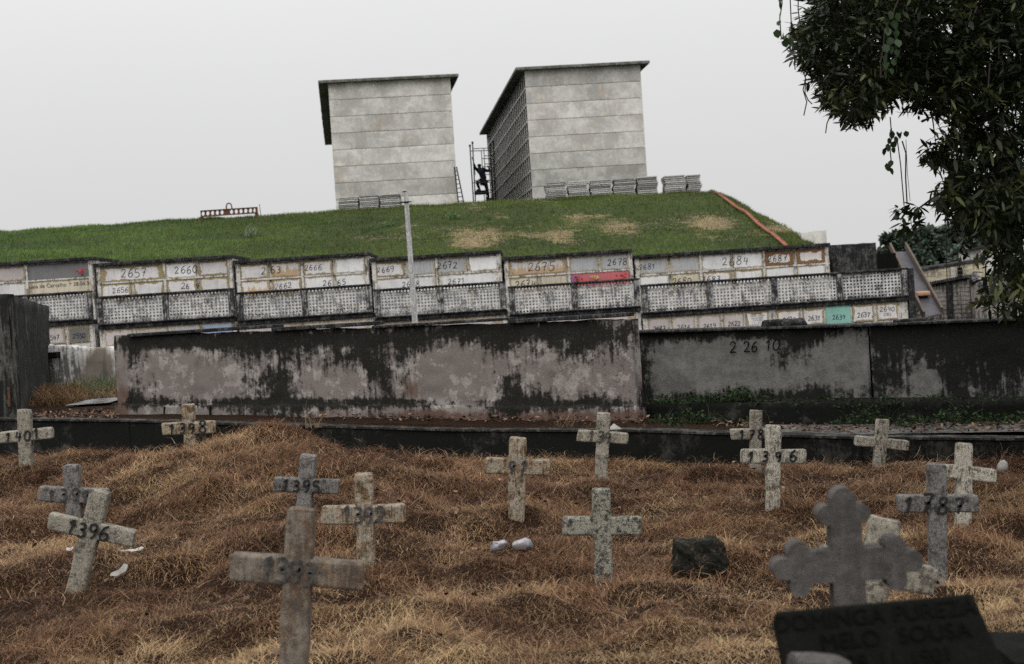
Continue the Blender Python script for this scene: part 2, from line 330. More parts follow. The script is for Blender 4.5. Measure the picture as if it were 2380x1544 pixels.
def smooth_line(p):
    if len(p) < 4: return p
    q = []
    for i in range(len(p) - 1):
        a, b, c, d = p[max(i - 1, 0)], p[i], p[i + 1], p[min(i + 2, len(p) - 1)]
        for t in (0, .33, .66):
            q.append(tuple(.5 * ((2 * b[k]) + (-a[k] + c[k]) * t + (2 * a[k] - 5 * b[k] + 4 * c[k] - d[k]) * t * t + (-a[k] + 3 * b[k] - 3 * c[k] + d[k]) * t ** 3) for k in (0, 1)))
    return q + [p[-1]]
def digits(txt, h, sw, y, cx=0, cz=0, adv=.82, slant=.08, seed=1):
    """hand painted strokes as thin ribbons in the xz plane at depth y"""
    rr = random.Random(hash(txt) % 1000 if seed is None else seed + sum(map(ord, txt))); mb = MB(); x0 = -len(txt) * adv * h / 2
    for i, ch in enumerate(txt):
        ox = x0 + (i + .1) * adv * h; sc = h * rr.uniform(.88, 1.08); oz = rr.uniform(-.07, .07) * h - h / 2; sl = slant + rr.uniform(-.08, .08)
        for st in GL.get(ch, []):
            p = [(ox + (a + sl * b) * sc * 1.02, oz + b * sc) for a, b in smooth_line(st)]; n = len(p); vs = []
            for k in range(n):
                a, b = p[max(k - 1, 0)], p[min(k + 1, n - 1)]; dx, dz = b[0] - a[0], b[1] - a[1]; l = math.hypot(dx, dz) or 1
                ww = sw * .5 * rr.uniform(.8, 1.15); nx, nz = -dz / l * ww, dx / l * ww
                vs += [(cx + p[k][0] + nx, y - .0004 * i, cz + p[k][1] + nz), (cx + p[k][0] - nx, y - .0004 * i, cz + p[k][1] - nz)]
            mb.add(vs, [(2 * k, 2 * k + 1, 2 * k + 3, 2 * k + 2) for k in range(n - 1)])
    return mb
def paint(txt, mat, parent, h, sw, y, cx=0, cz=0, adv=.82, seed=1, loc=None, rz=0):
    i = 0
    while i < len(txt):
        if txt[i] == ' ': i += 1; continue
        j = i
        while j < len(txt) and txt[j] != ' ': j += 1
        o = digits(' ' * i + txt[i:j] + ' ' * (len(txt) - j), h, sw, y, cx, cz, adv, seed=seed + i).build('painted_lettering', mat, parent)
        if loc is not None: o.location = loc; o.rotation_euler = (0, 0, rz)
        i = j
def letters(txt, size, mat, parent, loc, rot=(R(90), 0, 0), name='lettering', ext=.0):
    c = bpy.data.curves.new('t', 'FONT'); c.body = txt; c.size = size; c.align_x = 'CENTER'; c.extrude = ext
    o = bpy.data.objects.new('t', c); COL.objects.link(o); dg = bpy.context.evaluated_depsgraph_get()
    me = bpy.data.meshes.new_from_object(o.evaluated_get(dg)); bpy.data.objects.remove(o); bpy.data.curves.remove(c)
    me.name = name; me.materials.clear(); me.materials.append(mat)
    q = bpy.data.objects.new(name, me); COL.objects.link(q); q.parent = parent; q.location = loc; q.rotation_euler = rot; return q

# ---------------------------------------------------------------- terrain of the grave field
def hz(u): return H0 - math.tan(ROLL) * (u - 1190)
KB = -.5; KA = 16.95
def kerb_y(X): return KA + KB * X
CT = []
def ctl(u, v, Y, dz=0): p = P(u, v, Y); CT.append((p.x, p.y, p.z + dz))
for u, v, Y in ((62, 1103, 17.2), (172, 1200, 13.4), (175, 1372, 10.1), (705, 1190, 11.5), (850, 1325, 9.8), (1200, 1207, 11.4), (1403, 1335, 9.57), (1398, 1112, 14.6),
                (1755, 1105, 14.4), (1796, 1195, 11.7), (2043, 1092, 14.6), (2240, 1222, 10.7), (2178, 1350, 8.83), (780, 1175, 12.1)): ctl(u, v, Y, -.02)
for u, v, Y in ((540, 1012, 15.4), (480, 1022, 15.6), (430, 1034, 15.9), (610, 1022, 15.2), (670, 1042, 14.9), (560, 1050, 14.6), (850, 1056, 14.3), (950, 1062, 14.5), (1050, 1085, 14.9), (300, 1062, 16.6), (180, 1077, 17.4), (0, 1078, 17.9),
                (1200, 1098, 15.6), (1600, 1100, 15.3), (2330, 1115, 13.6), (1950, 1105, 14.7), (350, 1150, 13.8), (500, 1110, 14), (980, 1130, 13), (60, 1190, 13.6)): ctl(u, v, Y, -.06)
CTn = np.array(CT)
def base_z(X, Y): return .01 + .16 * np.clip(-X / 5, 0, 1.3) * np.clip((Y - 8) / 7, 0, 1)
def vnoise(X, Y, s, seed):
    r_ = np.random.default_rng(seed); n = 64; g = r_.random((n, n)); x = X / s; y = Y / s; xi = np.floor(x).astype(int); yi = np.floor(y).astype(int)
    fx = x - xi; fy = y - yi; fx = fx * fx * (3 - 2 * fx); fy = fy * fy * (3 - 2 * fy)
    a = g[xi % n, yi % n]; b = g[(xi + 1) % n, yi % n]; c = g[xi % n, (yi + 1) % n]; d = g[(xi + 1) % n, (yi + 1) % n]
    return (a * (1 - fx) + b * fx) * (1 - fy) + (c * (1 - fx) + d * fx) * fy
def field_z(X, Y):
    X = np.asarray(X, float); Y = np.asarray(Y, float); b = base_z(X, Y); num = np.zeros_like(b); den = np.zeros_like(b)
    for cx, cy, cz in CTn:
        w_ = np.exp(-((X - cx) ** 2 + (Y - cy) ** 2) / (2 * .55 ** 2)); num += w_ * (cz - base_z(cx, cy)); den += w_
    z = b + num / np.maximum(1, den)
    hum = (vnoise(X, Y, .9, 3) - .5) * .20 + (vnoise(X, Y, .33, 4) - .5) * .17 + (vnoise(X, Y, .13, 5) - .5) * .03
    return z + hum * np.clip((kerb_y(X) - Y) / .8, .15, 1)
TX = [-9, -6.2, -4.7, 1.37, 3.4, 4.7, 9]; TZ = [.68, .655, .625, .36, .205, .20, .18]
def terr_z(X): return np.interp(X, TX, TZ)
def ground_z(X, Y):
    X = np.asarray(X, float); Y = np.asarray(Y, float); d = Y - kerb_y(X)
    f = field_z(X, Y); t = terr_z(np.clip(X, -9, 9)) - .03 + (vnoise(X, Y, .5, 9) - .5) * .03
    k = np.clip((d - .12) / .06, 0, 1); near = f * (1 - k) + t * k
    far = np.clip((Y - 45) / 60, 0, 1); side = np.clip((np.abs(X) - 12) / 20, 0, 1); g = np.maximum(far, side)
    return near * (1 - g) + g * (-.2)

xs = np.unique(np.concatenate([np.linspace(-8.5, 8.5, 260), -8.5 - np.geomspace(.3, 700, 22), 8.5 + np.geomspace(.3, 700, 22)]))
ys = np.unique(np.concatenate([np.linspace(2.5, 22, 330), np.linspace(22.3, 45, 40), 45 + np.geomspace(1, 1500, 20), 2.5 - np.geomspace(.2, 120, 14)]))
GX, GY = np.meshgrid(xs, ys); GZ = ground_z(GX, GY)
nx, ny = len(xs), len(ys); idx = np.arange(nx * ny).reshape(ny, nx)
Fq = np.stack([idx[:-1, :-1], idx[:-1, 1:], idx[1:, 1:], idx[1:, :-1]], -1).reshape(-1, 4)
m, t, b = new_mat('matted_thatch', .95, .05); co = coords(t, per_object=False); n1 = tn(t, co, 1.3, 8); n2 = tn(t, co, 14, 8, .7); n3 = tn(t, vm(t, co, (1, .35, 1)), 90, 4, .8); n4 = tn(t, vm(t, co, (.3, 1, 1)), 110, 4, .8)
fi = ss(t, ma(t, 'MAXIMUM', n3, n4), .52, .66)
t.links.new(mix(t, fi, mix(t, n2, (.014, .009, .006), (.04, .023, .015)), mix(t, n1, (.12, .066, .04), (.17, .105, .062))), b.inputs['Base Color']); bump(t, b, ma(t, 'ADD', fi, n2), 1., .03); M['soil'] = m
g = np_mesh('ground', np.stack([GX, GY, GZ], -1).reshape(-1, 3), Fq, M['soil'], smooth=True); tag(g, kind='structure')

# ---------------------------------------------------------------- dry grass
def blades(base, ang, elev, length, width, droop, cols, tipcol, segs=4, name='grass', mat=None):
    """every blade a curved, tapering strip; arrays over blades"""
    n = len(base); d = np.stack([np.cos(ang), np.sin(ang)], -1); V = np.zeros((n, 2 * segs + 1, 3)); C = np.zeros((n, 2 * segs + 1, 3))
    side = np.stack([-np.sin(ang + rng.normal(0, .6, n)), np.cos(ang + rng.normal(0, .6, n))], -1)
    p = base.copy(); e = elev.copy()
    for k in range(segs + 1):
        tt = k / segs
        wv = width * (1 - tt * .75) / 2
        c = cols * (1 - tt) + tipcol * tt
        if k < segs:
            V[:, 2 * k, :2] = p[:, :2] - side * wv[:, None]; V[:, 2 * k, 2] = p[:, 2]; V[:, 2 * k + 1, :2] = p[:, :2] + side * wv[:, None]; V[:, 2 * k + 1, 2] = p[:, 2]
            C[:, 2 * k] = c; C[:, 2 * k + 1] = c
        else: V[:, 2 * k] = p; C[:, 2 * k] = c
        s_ = length / segs; p = p + np.concatenate([d * (np.cos(e) * s_)[:, None], (np.sin(e) * s_)[:, None]], 1); e = e - droop / segs
        ang2 = rng.normal(0, .42, n); cs, sn = np.cos(ang2), np.sin(ang2); d = np.stack([d[:, 0] * cs - d[:, 1] * sn, d[:, 0] * sn + d[:, 1] * cs], -1)
    nv = 2 * segs + 1; off = (np.arange(n) * nv)[:, None]
    Q = [np.stack([off[:, 0] + 2 * k, off[:, 0] + 2 * k + 1, off[:, 0] + 2 * k + 3, off[:, 0] + 2 * k + 2], -1) for k in range(segs - 1)]
    T = np.stack([off[:, 0] + 2 * segs - 2, off[:, 0] + 2 * segs - 1, off[:, 0] + 2 * segs], -1)
    return V.reshape(-1, 3), [np.concatenate(Q), T] if Q else [T], C.reshape(-1, 3)
def grass_obj(name, arrs, mat):
    Vs, Fs4, Fs3, Cs, o = [], [], [], [], 0
    for V, F_, C in arrs:
        Vs.append(V); Cs.append(C); Fs4.append(F_[0] + o); Fs3.append(F_[1] + o); o += len(V)
    return np_mesh(name, np.concatenate(Vs), [np.concatenate(Fs4), np.concatenate(Fs3)], mat, np.concatenate(Cs))

def dry_grass():
    n_t = 60000; k = 10
    Y = np.sqrt(rng.uniform(3.6 ** 2, 18.6 ** 2, n_t * 2)); X = rng.uniform(-.385, .385, n_t * 2) * Y + rng.normal(0, .1, n_t * 2)
    ok = (Y < kerb_y(X) - .03); 
    thin = vnoise(X, Y, .8, 21) * .6 + vnoise(X, Y, .3, 22) * .4
    ok &= rng.random(len(X)) < np.clip((thin - .15) * 5, .55, 1)
    X, Y = X[ok][:n_t], Y[ok][:n_t]; n_t = len(X)
    flow = vnoise(X, Y, 1.1, 31) * 9 + vnoise(X, Y, .35, 32) * 4
    tufth = np.clip(vnoise(X, Y, .42, 33) * 1.5 + .15, .55, 1.5)
    md = np.exp(-((X + 2.85) ** 2 / 1.6 + (Y - 15.4) ** 2 / 1.2)); tufth = np.maximum(tufth, md * 1.6)
    rep = lambda a: np.repeat(a, k)
    bx = rep(X) + rng.normal(0, .035, n_t * k); by = rep(Y) + rng.normal(0, .035, n_t * k)
    edge = by < kerb_y(bx) - .02; bz = field_z(bx, by) - .01
    ang = rep(flow) + rng.normal(0, .95, n_t * k); el = rng.uniform(.1, 1.25, n_t * k)
    Ln = rng.uniform(.05, .16, n_t * k) * rep(tufth); wd = rng.uniform(.0017, .0034, n_t * k) * (1 + by * .07); dr = rng.uniform(.8, 3.4, n_t * k)
    tone = np.clip(rep(vnoise(X, Y, 1.6, 41) * .55 + vnoise(X, Y, .4, 42) * .6 - .08 + md * .22) + rng.normal(0, .16, n_t * k), 0, 1)
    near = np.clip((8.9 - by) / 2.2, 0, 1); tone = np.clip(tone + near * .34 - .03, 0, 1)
    A = np.array([.045, .023, .014]); B = np.array([.175, .09, .05]); Cc = np.array([.42, .30, .165])
    t1 = np.clip(tone * 2, 0, 1)[:, None]; t2 = np.clip(tone * 2 - 1, 0, 1)[:, None]
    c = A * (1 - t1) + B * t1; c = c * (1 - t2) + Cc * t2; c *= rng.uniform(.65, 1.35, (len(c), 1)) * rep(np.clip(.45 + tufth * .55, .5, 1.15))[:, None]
    gr = (rng.random(len(c)) < .02)[:, None]; c = np.where(gr, np.array([.09, .1, .035]), c)
    tip = c * rng.uniform(1.05, 1.5, (len(c), 1))
    s_ = edge
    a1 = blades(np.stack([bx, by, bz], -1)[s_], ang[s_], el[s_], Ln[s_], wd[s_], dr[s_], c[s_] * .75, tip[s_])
    # short matted litter filling the gaps between the tufts
    n3 = 260000; Y = np.sqrt(rng.uniform(3.6 ** 2, 18.6 ** 2, n3)); X = rng.uniform(-.385, .385, n3) * Y; ok = Y < kerb_y(X) - .03; X, Y = X[ok], Y[ok]; n3 = len(X)
    tn_ = np.clip(vnoise(X, Y, 1.6, 41) * .5 + vnoise(X, Y, .25, 43) * .5 + rng.normal(0, .15, n3) + np.clip((8.9 - Y) / 2.2, 0, 1) * .25 - .05, 0, 1)[:, None]
    cm_ = np.where(tn_ < .5, np.array([.04, .02, .013]) * (1 - tn_ * 2) + np.array([.17, .09, .052]) * tn_ * 2, np.array([.17, .09, .052]) * (2 - tn_ * 2) + np.array([.36, .25, .14]) * (tn_ * 2 - 1)) * rng.uniform(.6, 1.3, (n3, 1))
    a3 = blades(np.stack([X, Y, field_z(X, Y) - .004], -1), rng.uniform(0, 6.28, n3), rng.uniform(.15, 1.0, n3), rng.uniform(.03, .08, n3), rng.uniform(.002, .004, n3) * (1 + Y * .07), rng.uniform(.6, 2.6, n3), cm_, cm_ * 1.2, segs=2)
    # taller ragged clumps standing out of the mat
    nc = 1500; kk = 30; Yc = np.sqrt(rng.uniform(4 ** 2, 18 ** 2, nc)); Xc = rng.uniform(-.37, .37, nc) * Yc; ok = (Yc < kerb_y(Xc) - .15) & (rng.random(nc) < np.clip(vnoise(Xc, Yc, .8, 44) * 2 - .35, 0, 1)); Xc, Yc = Xc[ok], Yc[ok]; nc = len(Xc)
    r2 = lambda a: np.repeat(a, kk); sc = r2(rng.uniform(.5, 1.25, nc)); X = r2(Xc) + rng.normal(0, .045, nc * kk); Y = r2(Yc) + rng.normal(0, .045, nc * kk); fl_ = r2(rng.uniform(0, 6.28, nc))
    base_c = np.array([.10, .05, .03]) + r2(rng.random(nc))[:, None] * np.array([.16, .11, .055]); cc4 = base_c * rng.uniform(.55, 1.3, (nc * kk, 1)); keep = Y < kerb_y(X) - .03
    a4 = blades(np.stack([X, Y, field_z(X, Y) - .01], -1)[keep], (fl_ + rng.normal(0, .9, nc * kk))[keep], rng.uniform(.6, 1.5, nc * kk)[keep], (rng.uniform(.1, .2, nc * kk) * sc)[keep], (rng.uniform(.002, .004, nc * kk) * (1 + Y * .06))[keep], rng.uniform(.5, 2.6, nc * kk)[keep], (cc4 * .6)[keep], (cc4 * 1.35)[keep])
    # long loose stalks and flattened straw lying over the tufts
    n2 = 9000; Y = np.sqrt(rng.uniform(3.6 ** 2, 18 ** 2, n2)); X = rng.uniform(-.38, .38, n2) * Y; ok = Y < kerb_y(X) - .1; X, Y = X[ok], Y[ok]; n2 = len(X)
    z = field_z(X, Y) + rng.uniform(.02, .1, n2); fl = vnoise(X, Y, 1.1, 31) * 9
    cc = np.array([.25, .165, .10]) * rng.uniform(.5, 1.3, (n2, 1))
    a2 = blades(np.stack([X, Y, z], -1), fl + rng.normal(0, 1.2, n2), rng.uniform(-.1, .7, n2), rng.uniform(.1, .26, n2), rng.uniform(.002, .0034, n2) * (1 + Y * .05), rng.uniform(.2, 1.3, n2), cc, cc * 1.15)
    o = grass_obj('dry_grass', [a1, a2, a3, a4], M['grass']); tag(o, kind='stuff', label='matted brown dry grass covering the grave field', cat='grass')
dry_grass()

# ---------------------------------------------------------------- grid walls with stains
def blob(u, v, lst):
    r_ = np.zeros(len(u))
    for cu, cv, ru, rv, a in lst: r_ += a * np.exp(-(((u - cu) / ru) ** 2 + ((v - cv) / rv) ** 2))
    return r_
def wall_mesh(p0, p1, z0a, z0b, z1a, z1b, th, seg=.05, wob=.012, mould=(), warm=(), clean=(), top_m=0., bot_m=0., ragged=0.):
    """wall from p0 to p1 (xy), bottom and top heights at both ends, thickness away from the camera"""
    p0, p1 = np.array(p0, float), np.array(p1, float); Ln = np.linalg.norm(p1 - p0); nx_ = max(2, int(Ln / seg)); nz_ = max(2, int(abs(z1a - z0a) / seg))
    d = (p1 - p0) / Ln; nrm = np.array([-d[1], d[0]])
    if nrm[1] < 0: nrm = -nrm
    s_ = np.linspace(0, 1, nx_ + 1); t_ = np.linspace(0, 1, nz_ + 1); SS, TT = np.meshgrid(s_, t_)
    zb = z0a + (z0b - z0a) * SS; zt = z1a + (z1b - z1a) * SS
    if ragged: zt = zt + (vnoise(SS * Ln, SS * 0, .25, 51) - .5) * ragged + (vnoise(SS * Ln, SS * 0, .06, 52) - .5) * ragged * .5
    Z = zb + (zt - zb) * TT; XY = p0 + (p1 - p0) * SS[..., None]
    wv = (vnoise(SS * Ln, Z, .6, 53) - .5) * wob * 2 + (vnoise(SS * Ln, Z, .12, 54) - .5) * wob
    fr = np.concatenate([XY + nrm * wv[..., None], Z[..., None]], -1).reshape(-1, 3); bk = np.concatenate([XY + nrm * th, Z[..., None]], -1).reshape(-1, 3)
    n = len(fr); V = np.concatenate([fr, bk]); ii = np.arange(n).reshape(nz_ + 1, nx_ + 1)
    q = lambda I: np.stack([I[:-1, :-1], I[:-1, 1:], I[1:, 1:], I[1:, :-1]], -1).reshape(-1, 4)
    flip = (d[0] * nrm[1] - d[1] * nrm[0]) < 0
    Fs = [q(ii), q(ii + n)[:, ::-1]]
    for e in (ii[-1], ii[0][::-1], ii[::-1, 0], ii[:, -1]): Fs.append(np.stack([e[:-1], e[1:], e[1:] + n, e[:-1] + n], -1))
    Fs = np.concatenate(Fs); Fs = Fs[:, ::-1] if flip else Fs
    u, v = proj(V); tt = np.concatenate([TT.ravel(), TT.ravel()])
    col = np.zeros((len(V), 3)); col[:, 0] = np.clip(blob(u, v, mould) + top_m * np.clip((tt - .8) / .2, 0, 1) + bot_m * np.clip((.2 - tt) / .2, 0, 1), 0, 1)
    col[:, 1] = np.clip(blob(u, v, warm), 0, 1); col[:, 2] = np.clip(blob(u, v, clean), 0, 1)
    return V, Fs, col
def wall_part(name, mat, parent, rel, **k):
    V, Fs, c = wall_mesh(**k); return np_mesh(name, V - np.array(rel), Fs, mat, c, parent=parent)

def along(a, u):  # x,y where the line Y=a+KB*X is seen at photo column u (level ray)
    s_ = (u - 1190) / F; Y = a / (1 - KB * s_) if False else a / (1 - KB * s_); return (s_ * Y, Y)
def zat(u, v, a):
    p = along(a, u); return P(u, v, p[1]).z, P(u, v, p[1])
def line_pt(u, v, a):
    r_ = ray(u, v); s_ = a / (1 - KB * r_.x); return EYE + r_ * s_   # Y = a + KB X with X = r.x*s, Y = s

# kerb wall in front of the terrace
def kerb():
    us = [-90, 300, 1060, 1500, 2000, 2480]; vt = [976, 980, 1002, 1004, 1020, 1024]; pts = [line_pt(u, v, KA) for u, v in zip(us, vt)]
    root = thing('kerb_wall', (pts[2].x, pts[2].y, .0), 'low black mouldy retaining kerb running behind all the crosses', 'kerb')
    Vs, Fs, Cs, o = [], [], [], 0
    for i in range(len(pts) - 1):
        a, b_ = pts[i], pts[i + 1]; top = lambda p: p.z
        V, f, c = wall_mesh((a.x, a.y), (b_.x, b_.y), -.35, -.35, a.z, b_.z, .24, seg=.05, wob=.01, mould=[(300, 1010, 180, 30, .3), (1200, 1040, 500, 30, .2)], clean=[(2300, 1050, 260, 25, .18), (170, 1055, 90, 14, .35), (1080, 1036, 30, 15, .2)])
        Vs.append(V); Fs.append(f + o); Cs.append(c); o += len(V)
    np_mesh('kerb_body', np.concatenate(Vs) - np.array(root.location), np.concatenate(Fs), M['kerb'], np.concatenate(Cs), parent=root)
    mb = MB()   # worn cement edge along the top
    for i in range(len(pts) - 1):
        a, b_ = pts[i], pts[i + 1]; mb.bar((a.x, a.y + .11, a.z + .011), (b_.x, b_.y + .11, b_.z + .011), .25, .022)
    mb.build('kerb_edge', M['kerb_top'], root, rel=root.location)
kerb()
# terrace paving between kerb and walls
pv = MB(); 
for u0, u1 in ((1660, 1990), (1994, 2240), (2244, 2500)):
    a, b_ = line_pt(u0, 1004 if u0 < 1700 else 1018, KA + .27), line_pt(u1, 1020, KA + .27); za, zb_ = terr_z(a.x) + (.012 if u0 > 1700 else -.05), terr_z(b_.x) + .012
    pv.add([(a.x, a.y, za), (b_.x, b_.y, zb_), (b_.x, b_.y + 1.25, zb_), (a.x, a.y + 1.25, za)], [(0, 1, 2, 3)])
M['pave'] = weathered('grey_path', (.13, .125, .118), (.08, .077, .073), (.02, .02, .018), .4, 2., .1, vary=0, bmp=.6)
pv.build('path', M['pave'], kind='structure')
pd = MB(); a = [P(150, 946, 23.2), P(255, 944, 23.2), P(300, 934, 25), P(215, 934, 25)]; zz = float(terr_z(-7)) + .012
pd.add([(q.x, q.y, zz) for q in a], [(0, 1, 2, 3)])
m, t, b = new_mat('wet_cement', .18, .6); co = coords(t); t.links.new(mix(t, tn(t, co, 5), (.13, .13, .128), (.06, .06, .057)), b.inputs['Base Color']); t.links.new(ss(t, tn(t, co, 3), .4, .6, .1, .45), b.inputs['Roughness'])
pd.build('wet_path', m, kind='structure')

# big plaster wall
def big_wall():
    A = 18.2; pl, pr = line_pt(263, 782, A), line_pt(1468, 742, A); bl, br = line_pt(275, 985, A), line_pt(1488, 995, A)
    root = thing('plaster_wall', (pl.x, pl.y, bl.z), 'long mould blackened pinkish plaster wall behind the kerb, pale patches showing through', 'wall')
    mould = [(520, 788, 330, 14, .3), (800, 785, 300, 34, .45), (430, 790, 90, 18, .2), (640, 870, 60, 70, .4), (880, 860, 70, 60, .28), (1300, 772, 180, 30, .55), (1080, 765, 120, 22, .3), (1195, 915, 50, 50, .45), (760, 935, 700, 9, .5),
             (1430, 875, 30, 16, .45), (1300, 945, 160, 9, .3), (310, 880, 14, 70, .2), (930, 975, 260, 14, .35), (620, 960, 60, 20, .3), (560, 890, 20, 40, .2), (400, 800, 300, 16, .3)]
    clean = [(283, 880, 16, 90, .6), (450, 865, 85, 45, .6), (540, 900, 60, 30, .35), (770, 885, 75, 32, .4), (1060, 865, 75, 60, .85), (990, 905, 40, 30, .4), (1230, 860, 60, 22, .3), (1330, 880, 130, 35, .5), (1470, 880, 14, 80, .4),
             (790, 965, 50, 14, .4), (340, 965, 50, 12, .4), (1380, 968, 110, 14, .4), (1000, 960, 70, 10, .2), (430, 960, 60, 18, .3)]
    warm = [(1250, 975, 400, 20, .4), (960, 905, 30, 30, .3), (280, 940, 20, 40, .5), (1000, 975, 100, 16, .5)]
    wall_part('wall_body', M['wall'], root, root.location, p0=(pl.x, pl.y), p1=(pr.x, pr.y), z0a=bl.z - .15, z0b=br.z - .25, z1a=pl.z, z1b=pr.z, th=.2, seg=.04, wob=.02, mould=mould, clean=clean, warm=warm, ragged=.02)
    # plinth strip, rougher, standing a little proud
    d = Vector((pr.x - pl.x, pr.y - pl.y, 0)).normalized(); nrm = Vector((d.y, -d.x, 0))
    a = line_pt(262, 937, A); b_ = line_pt(1480, 944, A); q0 = a + nrm * .03; q1 = b_ + d * .06 + nrm * .03
    wall_part('plinth', M['wall'], root, root.location, p0=(q0.x, q0.y), p1=(q1.x, q1.y), z0a=bl.z - .2, z0b=br.z - .3, z1a=a.z - .02, z1b=b_.z, th=.16, seg=.04, wob=.03, mould=mould, clean=clean + [(700, 965, 800, 20, .12)], warm=warm, ragged=.04, top_m=.2)
    # loose capping slabs
    for u0, u1, v0, v1, h in ((309, 640, 768, 757, .045), (643, 872, 757, 746, .05), (876, 1190, 749, 741, .035), (1194, 1462, 741, 734, .05)):
        x0 = line_pt(u0, v0, A); x1 = line_pt(u1, v1, A); mb = MB(); dd = x1 - x0; L_ = dd.length; z = Vector((dd.x, dd.y, 0)).normalized(); M3 = Matrix((z, Vector((-z.y, z.x, 0)), Vector((0, 0, 1)))).transposed()
        base_z_ = pl.z + (pr.z - pl.z) * ((x0 + x1).x / 2 - pl.x) / (pr.x - pl.x)
        mb.rbox(Vector(((x0.x + x1.x) / 2, (x0.y + x1.y) / 2 + .11, base_z_ + h / 2 + .012)), (L_, .34, h), .012, 4, .012, 3, M3)
        mb.build('capping_slab', M['black_concrete'], root, rel=root.location)
    # block joints in the plinth
    mb = MB()
    for u in (386, 492): 
        p = line_pt(u, 945, A); q = line_pt(u + 1, 982, A); mb.bar(Vector((p.x, p.y, p.z)) + nrm * .035, Vector((q.x, q.y, q.z)) + nrm * .035, .02, .02)
    mb.build('joint', M['plaque'], root, rel=root.location)
big_wall()

# right wall in two lengths, and its ledge
def right_wall():
    A = 19.4
    for nm, u0, u1, v0, v1, w0, w1, lab, mo, cl, wa in (
        ('plaster_wall', 1470, 2016, 776, 760, 960, 950, 'grey plaster wall right of the long wall with a faint number painted near its top', [(1500, 860, 16, 90, .5), (1860, 800, 60, 45, .35), (1900, 860, 60, 30, .25), (1700, 780, 300, 10, .4), (1850, 925, 180, 22, .5), (1560, 925, 80, 16, .3), (1700, 900, 20, 14, .3)], [(1640, 845, 120, 50, .8), (1950, 840, 80, 60, .7), (1780, 880, 80, 30, .5), (1760, 805, 60, 14, .6), (1560, 850, 40, 45, .6)], []),
        ('plaster_wall', 2020, 2480, 760, 742, 950, 945, 'black mouldy wall length at the right edge with one brown patch', [(2300, 840, 120, 120, .5), (2060, 850, 50, 90, .35), (2200, 790, 400, 30, .4)], [(2150, 895, 34, 28, .75), (2146, 855, 10, 26, .4)], [(2150, 890, 60, 60, 1.)])):
        a, b_ = line_pt(u0, v0, A), line_pt(u1, v1, A); c, d = line_pt(u0, w0, A), line_pt(u1, w1, A)
        root = thing(nm, (a.x, a.y, c.z), lab, 'wall')
        wall_part('wall_body', M['wall_right'], root, root.location, p0=(a.x, a.y), p1=(b_.x, b_.y), z0a=c.z - .1, z0b=d.z - .1, z1a=a.z, z1b=b_.z, th=.4, seg=.05, mould=mo, clean=cl, warm=wa, ragged=.015, wob=.02, top_m=.25)
        mb = MB(); dd = Vector((b_.x - a.x, b_.y - a.y, 0)); z = dd.normalized(); M3 = Matrix((z, Vector((-z.y, z.x, 0)), Vector((0, 0, 1)))).transposed()
        mb.rbox(((a.x + b_.x) / 2, (a.y + b_.y) / 2 + .17, (a.z + b_.z) / 2 + .022), (dd.length + .02, .48, .03), .01, 3, .008, 3, M3 @ Matrix.Rotation(-math.atan2(b_.z - a.z, dd.length), 3, 'Y'))
        mb.build('coping', M['black_concrete'], root, rel=root.location)
        if u0 < 1500:
            p = line_pt(1750, 806, A); paint('2 26 10', M['plaque'], root, .12, .017, 0, adv=.72, loc=Vector((p.x, p.y, p.z)) - root.location + Vector((0, -.05, 0)), rz=math.atan(KB))
    A = 18.7; a, b_ = line_pt(1493, 939, A), line_pt(2480, 932, A); c = line_pt(1600, 1000, A)
    root = thing('ledge_wall', (a.x, a.y, .1), 'dark stepped concrete ledge at the foot of the right walls', 'ledge')
    wall_part('ledge_body', M['kerb'], root, root.location, p0=(a.x, a.y), p1=(b_.x, b_.y), z0a=.0, z0b=-.1, z1a=a.z, z1b=b_.z, th=.9, seg=.06, wob=.015, mould=[(1900, 960, 800, 60, .15)])
right_wall()

